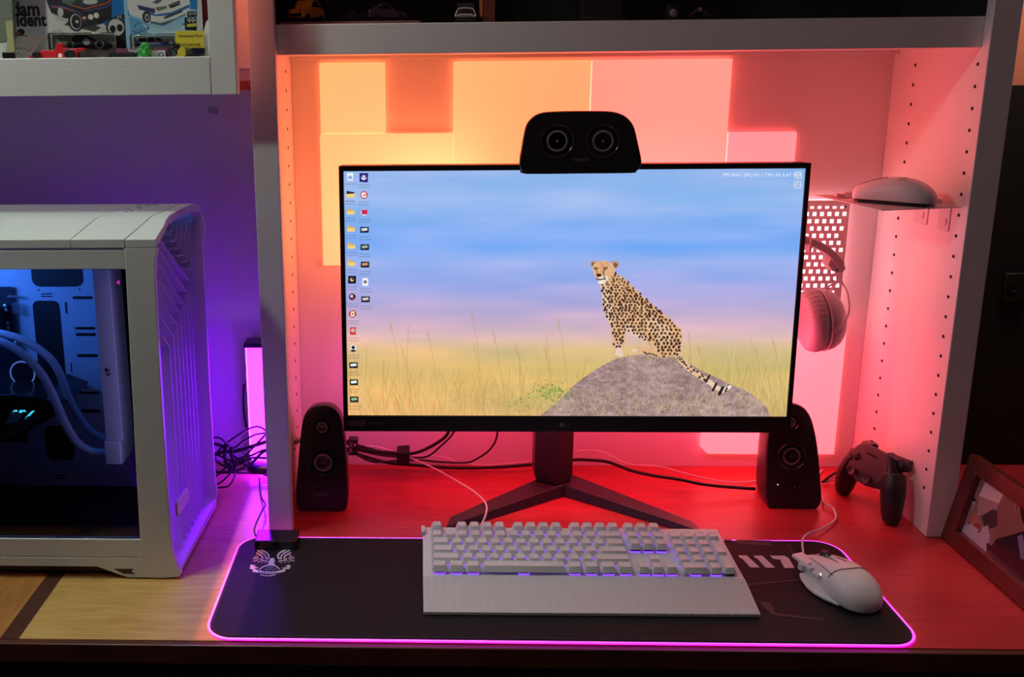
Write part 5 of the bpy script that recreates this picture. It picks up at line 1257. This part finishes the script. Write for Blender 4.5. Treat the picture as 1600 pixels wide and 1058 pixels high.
# ================================================================== things in the left cabinet
ZC_ = .7197
def picture_card(name, label, cat, px0, px1, Y, ztop_px, paint, th=.003, W=170, back=(.75, .75, .72), z0=ZC_, par=None):
    a = aty(px0, 88, Y); b = aty(px1, ztop_px, Y); x0, x1, zt = a.x, b.x, b.z
    t = par or thing(name, label, cat, ((x0+x1)/2, Y, z0))
    MB().box((x0, Y+.0002, z0+.0003), (x1, Y+th, zt)).build('card' if par is None else 'cover', mat('card_stock', back, .6), t, smooth=0)
    cvv = Canvas(W, int(W*(zt-z0)/(x1-x0)), (200, 200, 200))
    def f(p):
        q = aty(p[0], p[1], Y); return ((q.x-x0)/(x1-x0)*cvv.W, (zt-q.z)/(zt-z0)*cvv.H)
    cvv.map = f; paint(cvv)
    cvv.mesh('printed_front', attr_mat('printed_'+name, False, .4), t, (x0, Y, zt), (x1-x0, 0, 0), (0, 0, -(zt-z0-.0003)))
    return t
za = lambda x, y: (x/8, y/8); zb2 = lambda x, y: (180+x/8, y/8)
def carA(c):
    q = lambda pts, col, al=1: c.poly([za(*p) for p in pts], col, al)
    q([(600,-900),(1600,-900),(1600,900),(600,900)], (214,214,206)); q([(640,-900),(1550,-900),(1550,340),(1350,345),(1150,200),(640,-60)], (24,118,190)); q([(1545,-900),(1620,-900),(1620,900),(1450,900),(1440,440),(1545,260)], (18,16,18))
    q([(640,150),(1000,330),(1400,340),(1350,420),(1180,400),(700,240)], (196,196,188)); q([(800,310),(1180,395),(1260,340),(1150,300),(880,240)], (40,40,40), .8)
    q([(560,-60),(900,-160),(1380,-60),(1395,120),(1390,220),(1260,300),(1100,330),(1000,340),(900,230),(820,230),(640,160),(600,60)], (44,42,46))
    q([(760,-60),(1000,-60),(930,40),(850,60),(780,30)], (90,116,110)); q([(870,60),(1050,110),(1330,20),(1180,-40),(1000,-40)], (60,60,66))
    c.line([za(*p) for p in ((640,70),(820,90),(1000,160),(1050,270))], 2.2, (90,96,170)); c.line([za(*p) for p in ((640,85),(850,110),(990,180),(1000,250))], 2, (200,70,60)); c.line([za(*p) for p in ((870,60),(1060,110),(1320,40),(1380,0))], 2, (220,96,60)); c.line([za(*p) for p in ((1060,140),(1330,80),(1390,30))], 2, (80,84,160))
    c.ell(za(945, 270), 15, 19, (20,20,22)); c.ell(za(945, 270), 11.5, 15.5, (210,210,206)); c.ell(za(950, 270), 9.5, 13.5, (40,40,44)); c.ell(za(960, 268), 3, 3, (230,230,226))
    c.ell(za(755, 150), 6, 9, (206,206,200)); c.ell(za(1125, 18), 15, 5.5, (206,206,200))
    for x, y in ((1130,210),(1200,190)): c.ell(za(x, y), 5.5, 5.5, (230,230,224))
    c.ell(za(1050, 222), 4.5, 3, (230,170,90)); c.poly([za(*p) for p in ((1200,250),(1380,170),(1390,210),(1230,290))], (24,24,26))
    q([(1440,180),(1600,180),(1600,240),(1440,240)], (14,14,16)); c.ell(za(1445, 340), 20, 20, (22,20,22)); c.ell(za(1445, 340), 16.5, 16.5, (206,206,200)); c.ell(za(1405, 360), 6, 7, (24,24,26)); c.ell(za(1492, 345), 6, 7, (24,24,26))
    q([(640,405),(1440,410),(1450,640),(640,640)], (172,176,168)); c.poly([za(*p) for p in ((900,470),(940,435),(1100,440),(1180,490),(1300,500),(1395,540),(1400,590),(1340,620),(900,600))], (50,54,72))
    c.ell(za(1078, 520), 7, 7, (214,214,208)); c.ell(za(1240, 550), 9, 9, (190,190,186)); c.ell(za(1240, 550), 6.5, 6.5, (34,34,38)); c.ell(za(870, 555), 9, 9, (180,180,176)); c.ell(za(870, 555), 6, 6, (60,60,64))
def carB(c):
    q = lambda pts, col, al=1: c.poly([zb2(*p) for p in pts], col, al)
    q([(100,-900),(1020,-900),(1020,900),(100,900)], (150,196,220)); q([(150,-900),(1020,-900),(1020,120),(600,60),(160,200)], (30,128,200)); q([(170,190),(420,330),(700,380),(1000,260),(1020,600),(190,600)], (176,210,222)); q([(170,200),(300,240),(420,420),(190,430)], (70,150,206), .7)
    q([(430,240),(560,290),(760,230),(900,150),(860,190),(600,320),(450,290)], (60,66,72), .8)
    q([(150,-100),(900,-100),(935,60),(915,150),(800,200),(600,270),(520,278),(440,260),(340,230),(180,180),(155,100)], (222,224,216)); q([(270,60),(500,110),(490,170),(350,130),(300,120)], (60,56,110)); q([(420,150),(500,180),(700,150),(930,50),(925,90),(700,190),(500,200),(430,180)], (60,104,170))
    q([(655,60),(800,5),(812,55),(690,105)], (40,42,44)); q([(500,90),(630,70),(650,100),(530,140)], (120,120,110)); q([(600,215),(840,125),(830,150),(620,235)], (40,42,44))
    c.line([zb2(650,70), zb2(810,30)], 1, (200,200,190)); c.line([zb2(480,30), zb2(540,0)], 3, (60,60,90)); c.line([zb2(510,40), zb2(570,5)], 3, (60,60,90))
    c.ell(zb2(390, 210), 9, 12, (30,30,32)); c.ell(zb2(395, 215), 5, 8, (180,180,176)); c.ell(zb2(397, 216), 2.5, 4, (50,50,54))
    for a in np.linspace(PI*1.05, PI*1.95, 12): c.ell(zb2(325+85*math.cos(a), 350+70*math.sin(a)), 1.4, 1.4, (50,90,130), .8)
    q([(210,390),(420,335),(430,360),(300,410),(250,415)], (50,96,140)); c.line([zb2(250,395), zb2(400,358)], 1.6, (170,206,226)); c.line([zb2(235,440), zb2(760,420)], 1, (200,220,226), .8)
    q([(240,470),(780,440),(780,600),(210,600)], (186,198,196)); q([(250,460),(300,452),(560,455),(660,515),(700,520),(690,600),(245,590)], (214,218,214)); q([(255,540),(690,520),(690,575),(250,575)], (52,84,150))
    for w_ in ([(290,480),(390,470),(380,520),(270,530)], [(410,468),(480,466),(490,515),(400,520)], [(505,466),(560,475),(600,508),(510,513)]): q(w_, (50,64,80))
    c.line([zb2(400,545), zb2(560,540)], 2, (220,224,230)); q([(900,140),(1015,140),(1015,210),(900,210)], (18,18,20)); q([(860,220),(1010,215),(1015,380),(870,375)], (24,22,24)); 
    for i in range(5):
        for j in range(3):
            if (i+j) % 2: q([(890+i*22,225+j*16),(912+i*22,225+j*16),(912+i*22,241+j*16),(890+i*22,241+j*16)], (230,228,226))
    q([(885,300),(1010,285),(1010,330),(890,335)], (196,200,70)); q([(840,290),(900,285),(900,310),(840,310)], (50,90,50))
def bookp(c):
    c.poly([(0,-80),(90,-80),(90,120),(0,120)], (196,212,220)); c.poly([za(560,-900), za(600,-900), za(640,400), za(620,440), za(600,440)], (60,66,120)); c.poly([za(575,60), za(640,260), za(640,420), za(615,430)], (206,70,50))
    c.ell(za(260, 400), 11, 9, (40,26,28)); c.ell(za(230, 420), 8, 6, (150,90,80)); c.poly([za(180,440), za(340,440), za(340,470), za(180,470)], (30,24,30))
    for x in (375, 425, 475, 522): c.ell(za(x, 382), 1.0, 1.0, (90,96,106))
    c.poly([za(180,450), za(530,450), za(570,500), za(560,760), za(180,760)], (206,208,200)); c.line([za(*p) for p in ((190,590),(215,610),(235,590),(260,605))], 1.2, (40,40,44)); c.line([za(*p) for p in ((250,620),(300,600),(360,640),(380,600),(410,590))], 1.1, (50,50,54)); c.line([za(*p) for p in ((200,680),(240,660),(280,700))], 1.2, (40,40,44))
bk = picture_card('softcover_book', 'pale book showing the letters dam and ident, left in the cabinet', 'book', 6, 79, .030, -90, bookp, th=.012)
bl_ = mat('book_ink', (.02, .02, .03), .6)
def ctext(body, px, py, Y, size, par, m_, name='lettering', sx=1): return text(name, body, m_, par, aty(px, py, Y), (1, 0, 0), (0, 0, 1), size, .0001, font_sx=sx, bold=size*.035 if size > .015 else 0)
ctext('dam', 40, 15, .0296, .027, bk, bl_, sx=.9); ctext('ident', 48.5, 32, .0296, .025, bk, bl_, sx=.86)
ca = picture_card('toy_car_pack', 'toy car pack picturing a black striped car, middle of the cabinet', 'toy pack', 79, 194, .010, -120, carA)
ctext('3/5', 186.3, 26.5, .0096, .006, ca, mat('card_white', (.8, .8, .8), .6))
cb_ = picture_card('toy_car_pack', 'toy car pack picturing a white racing estate car, right in the cabinet', 'toy pack', 199, 308, .004, -120, carB)
ctext('2/10', 300.5, 21.5, .0036, .0058, cb_, mat('card_white2', (.8, .8, .8), .6))
mb_ = aty(306, 88, .03); tag(MB().box((mb_.x-.01, .030, ZC_+.0003), (mb_.x+.022, .075, .90)).build('maroon_box', mat('maroon_box', (.20, .015, .03), .5, var=.3), bevel=.0008), 'dark red box standing at the right inside the cabinet', 'box')
pk = MB(); P = [aty(x, y, -.012) for x, y in ((326,30),(322,34),(318,50),(315,70),(312,88),(312,100),(327.5,100),(327.5,20))]
pk.slab(P, (0, .0012, 0)); tag(pk.build('curved_card', mat('cream_card', (.66, .68, .60), .6)), 'cream card edge curving beside the right frame of the cabinet', 'card')
yc = thing('yellow_card', 'yellow card reading Community Chest and Doctors Fee in the cabinet corner', 'card', (aty(296, 88, -.016).x, -.016, ZC_))
a, b = aty(276, 101, -.016), aty(317, 48, -.016)
MB().box((a.x, -.016, ZC_+.0003), (b.x, -.0152, b.z)).build('card', mat('yellow_card', (.70, .55, .03), .6), yc, smooth=0)
ctext('Community Chest', 297.5, 56, -.0162, .0052, yc, bl_, sx=.86); ctext("DOCTOR'S FEE,", 297, 70.5, -.0162, .0052, yc, bl_, sx=.86); ctext('PAY', 292, 75.5, -.0162, .0040, yc, bl_)
# clear blister packs
bm2 = bpy.data.materials.new('clear_plastic'); bm2.use_nodes = True; nt = bm2.node_tree; nt.nodes.clear()
tr = nt.nodes.new('ShaderNodeBsdfTransparent'); tr.inputs[0].default_value = (.90, .91, .90, 1); gl = nt.nodes.new('ShaderNodeBsdfGlossy'); gl.inputs['Roughness'].default_value = .08; lw = nt.nodes.new('ShaderNodeLayerWeight'); lw.inputs[0].default_value = .3
mx = nt.nodes.new('ShaderNodeMixShader'); ou = nt.nodes.new('ShaderNodeOutputMaterial'); nt.links.new(lw.outputs['Fresnel'], mx.inputs[0]); nt.links.new(tr.outputs[0], mx.inputs[1]); nt.links.new(gl.outputs[0], mx.inputs[2]); nt.links.new(mx.outputs[0], ou.inputs[0])
for par, x0, x1, Yc, yt in ((ca, 83, 181, .0095, 51), (cb_, 209, 278, .0035, 53)):
    a, b = aty(x0, 100, Yc), aty(x1, yt, Yc)
    MB().box((a.x, Yc-.014, ZC_+.002), (b.x, Yc-.0004, b.z)).build('blister', bm2, par, bevel=.002)
ps = MB(); P = [aty(x, y, -.030) for x, y in ((56,76),(82,48),(94,45),(104,54),(128,66),(150,88),(150,100),(50,100))]
ps.loft([[p+Vector((0, 0, 0)) for p in P], [p+Vector((0, .0008, 0)) for p in P]]); 
tag(ps.build('clear_cover', bm2), 'crumpled clear plastic cover leaning over the red racing car', 'plastic cover')
# red racing car
rc = thing('racing_car', 'red toy formula racing car at the front of the cabinet', 'toy car', (aty(90, 88, -.034).x, -.034, ZC_))
RED = mat('racing_red', (.62, .02, .03), .3)
zq = lambda pts, Y: [aty(x/8, y/8, Y) for x, y in pts]
Yr = -.034
MB().slab(zq([(370,700),(480,655),(545,625),(660,630),(690,600),(700,545),(735,535),(765,545),(790,600),(880,610),(1040,600),(1045,640),(960,650),(950,710),(950,730),(370,730)], Yr-.005), (0, .010, 0)).build('body', RED, rc, bevel=.0008)
MB().slab(zq([(960,600),(1045,598),(1045,625),(960,628)], Yr-.010), (0, .02, 0)).build('rear_wing', RED, rc, bevel=.0004)
MB().slab(zq([(340,705),(400,690),(400,705),(345,712)], Yr-.010), (0, .02, 0)).build('front_wing', RED, rc)
for x, y, r in ((445,680,.0050),(862,672,.0068)):
    for s in (-1, 1):
        c = aty(x/8, y/8, Yr-.012); wo = MB().lathe([(r*.4, 0), (r, .0006), (r, .0055), (r*.7, .006), (r*.6, .0045), (.0001, .005)], (c.x, Yr+s*.0065, c.z-.0005), (0, s, 0), seg=22).build('wheel', BLKR, rc)
c = aty(94.5, 86, Yr-.0058); MB().box((c.x-.003, Yr-.0057, c.z-.003), (c.x+.002, Yr-.005, c.z+.002)).build('decal', mat('decal_white', (.8, .8, .8), .5), rc)
# white and blue little car
toy_car('small blue and white toy car right of the red racing car', aty(160, 88, -.030).x+.006, -.030, ZC_+.0003, 0, .034, mat('toy_blue', (.05, .12, .45), .3), 'sport')
pr = thing('property_card_box', 'purple and black printed game piece lying beneath the packs', 'game piece', (aty(205, 88, -.026).x, -.026, ZC_))
a, b = aty(181, 90, -.026), aty(262, 75, -.026)
MB().box((a.x, -.026, ZC_+.0003), (b.x, -.014, b.z)).build('box', mat('maroon_print', (.16, .035, .08), .5), pr, bevel=.0004)
a, b = aty(170, 90, -.0275), aty(216, 82.5, -.0275); MB().box((a.x, -.0275, ZC_+.0003), (b.x, -.0262, b.z)).build('black_band', BLKP, pr)
ctext('Neigh', 208.5, 79, -.0262, .0062, pr, mat('print_white', (.75, .72, .75), .6))
a, b = aty(234, 90, -.0278), aty(258, 78.5, -.0278); t_ = thing('small_token', 'cream tile with a blue round sign beside the green figure', 'tile', ((a.x+b.x)/2, -.0278, ZC_))
MB().box((a.x, -.0282, ZC_+.0003), (b.x, -.0266, b.z)).build('tile', mat('cream_tile', (.68, .68, .56), .5), t_, smooth=0)
MB().torus((aty(251.5, 85.5, -.0285).x, -.0284, aty(251.5, 85.5, -.0285).z), (0, 1, 0), .0030, .0008, 20, 6).build('blue_sign', mat('blue_sign', (.04, .16, .42), .5), t_)
# green figure: little crouching frog-like animal toy
def blob(name, label, cat, chain, colour, vox=.0008):
    m = MB()
    for c, r in chain: bmesh.ops.create_icosphere(m.bm, subdivisions=2, radius=r, matrix=Matrix.Translation(c))
    return tag(m.build(name, colour, None, 0, 0, 2, remesh(vox, 4, .5)), label, cat)
g = lambda px, py, Y=-.036: aty(px, py, Y)
GRN = mat('toy_green', (.03, .30, .04), .3)
ch = [(g(221, 80), .0058), (g(226, 72), .0056), (g(230, 77), .0062), (g(228, 84), .0068), (g(221, 74), .0032), (g(231, 70.5), .0028), (g(217.5, 87), .0028), (g(221, 90), .004), (g(232, 90), .004), (g(228, 90, -.03), .005), (g(222, 96), .0034), (g(231, 96), .0034)]
blob('green_figure', 'shiny green toy animal sitting at the front of the cabinet', 'toy animal', ch, GRN)
BLK_ = mat('toy_black', (.012, .012, .014), .35)
ch = [(g(268.5, 62), .0022), (g(269, 65), .0030), (g(266.5, 69), .0032), (g(271, 69), .0040), (g(274, 72), .0042), (g(270, 75), .0042), (g(277, 75), .0030), (g(279, 69), .0016), (g(280, 73), .0020), (g(266, 80), .0019), (g(268, 84), .0016), (g(268, 90), .0017), (g(268, 96), .0016), (g(275, 80), .0022), (g(276, 84), .0017), (g(277, 90), .0017), (g(277, 96), .0016)]
for k in range(8): ch.append((g(265+k*.45, 77+k*2.4), .0015))
blob('black_figure', 'small black toy animal standing before the yellow card', 'toy animal', ch, BLK_)
P0, P1 = aty(279, 84, -.02), aty(319, 81, -.035)
lt = thing('black_lighter', 'black oblong gadget lying at the right corner of the cabinet', 'gadget', (P0.x, -.03, ZC_))
a, b = aty(299, 86.5, -.040), aty(320.5, 74.5, -.040)
rr = rrect(a.x, a.z, b.x, b.z, .003, 4)
MB().loft([[(x, -.040, z) for x, z in rr], [(x-.016, -.012, z) for x, z in rr]]).build('body', BLKP, lt)
r2 = rrect(a.x+.003, a.z+.0025, b.x-.003, b.z-.0025, .0018, 4)
MB().loft([[(x, -.0404, z) for x, z in r2], [(x, -.0401, z) for x, z in r2]]).build('screen_end', mat('navy_glass', (.01, .012, .04), .12), lt)
# lift: small block so the gadget rests on the shelf
MB().box((a.x-.010, -.036, ZC_+.0003), (b.x-.008, -.016, a.z+.0006)).build('stand', BLKP, lt)
# gold strap and grey pouch at the left
gs = thing('grey_pouch', 'speckled grey pouch with a yellowish strip at the far left of the cabinet', 'pouch', (aty(8, 88, -.02).x, -.02, ZC_))
P = [aty(x, y, -.012) for x, y in ((-25,-60),(19,-60),(20,20),(21,60),(5,66),(-25,70))]
MB().loft([[p for p in P], [p+Vector((0, .010, 0)) for p in P]]).build('pouch', mat('grey_fleck', (.16, .18, .13), .4, bump=.9, bscale=700, var=.7, vscale=900), gs, bevel=.001)
P = [aty(x, y, -.020) for x, y in ((8,33),(20,32),(21,55),(23,82),(24,100),(7,100),(9,82),(11,60))]
MB().loft([[p for p in P], [p+Vector((0, .004, 0)) for p in P]]).build('strip', mat('pale_gold_strip', (.42, .42, .20), .35, bump=.5, bscale=400), gs, bevel=.0006)
a, b = aty(4, 89, -.026), aty(22, 81.5, -.026)
MB().box((a.x, -.0275, ZC_+.0003), (b.x, -.0215, b.z)).build('clasp', BLKG, gs, bevel=.001)
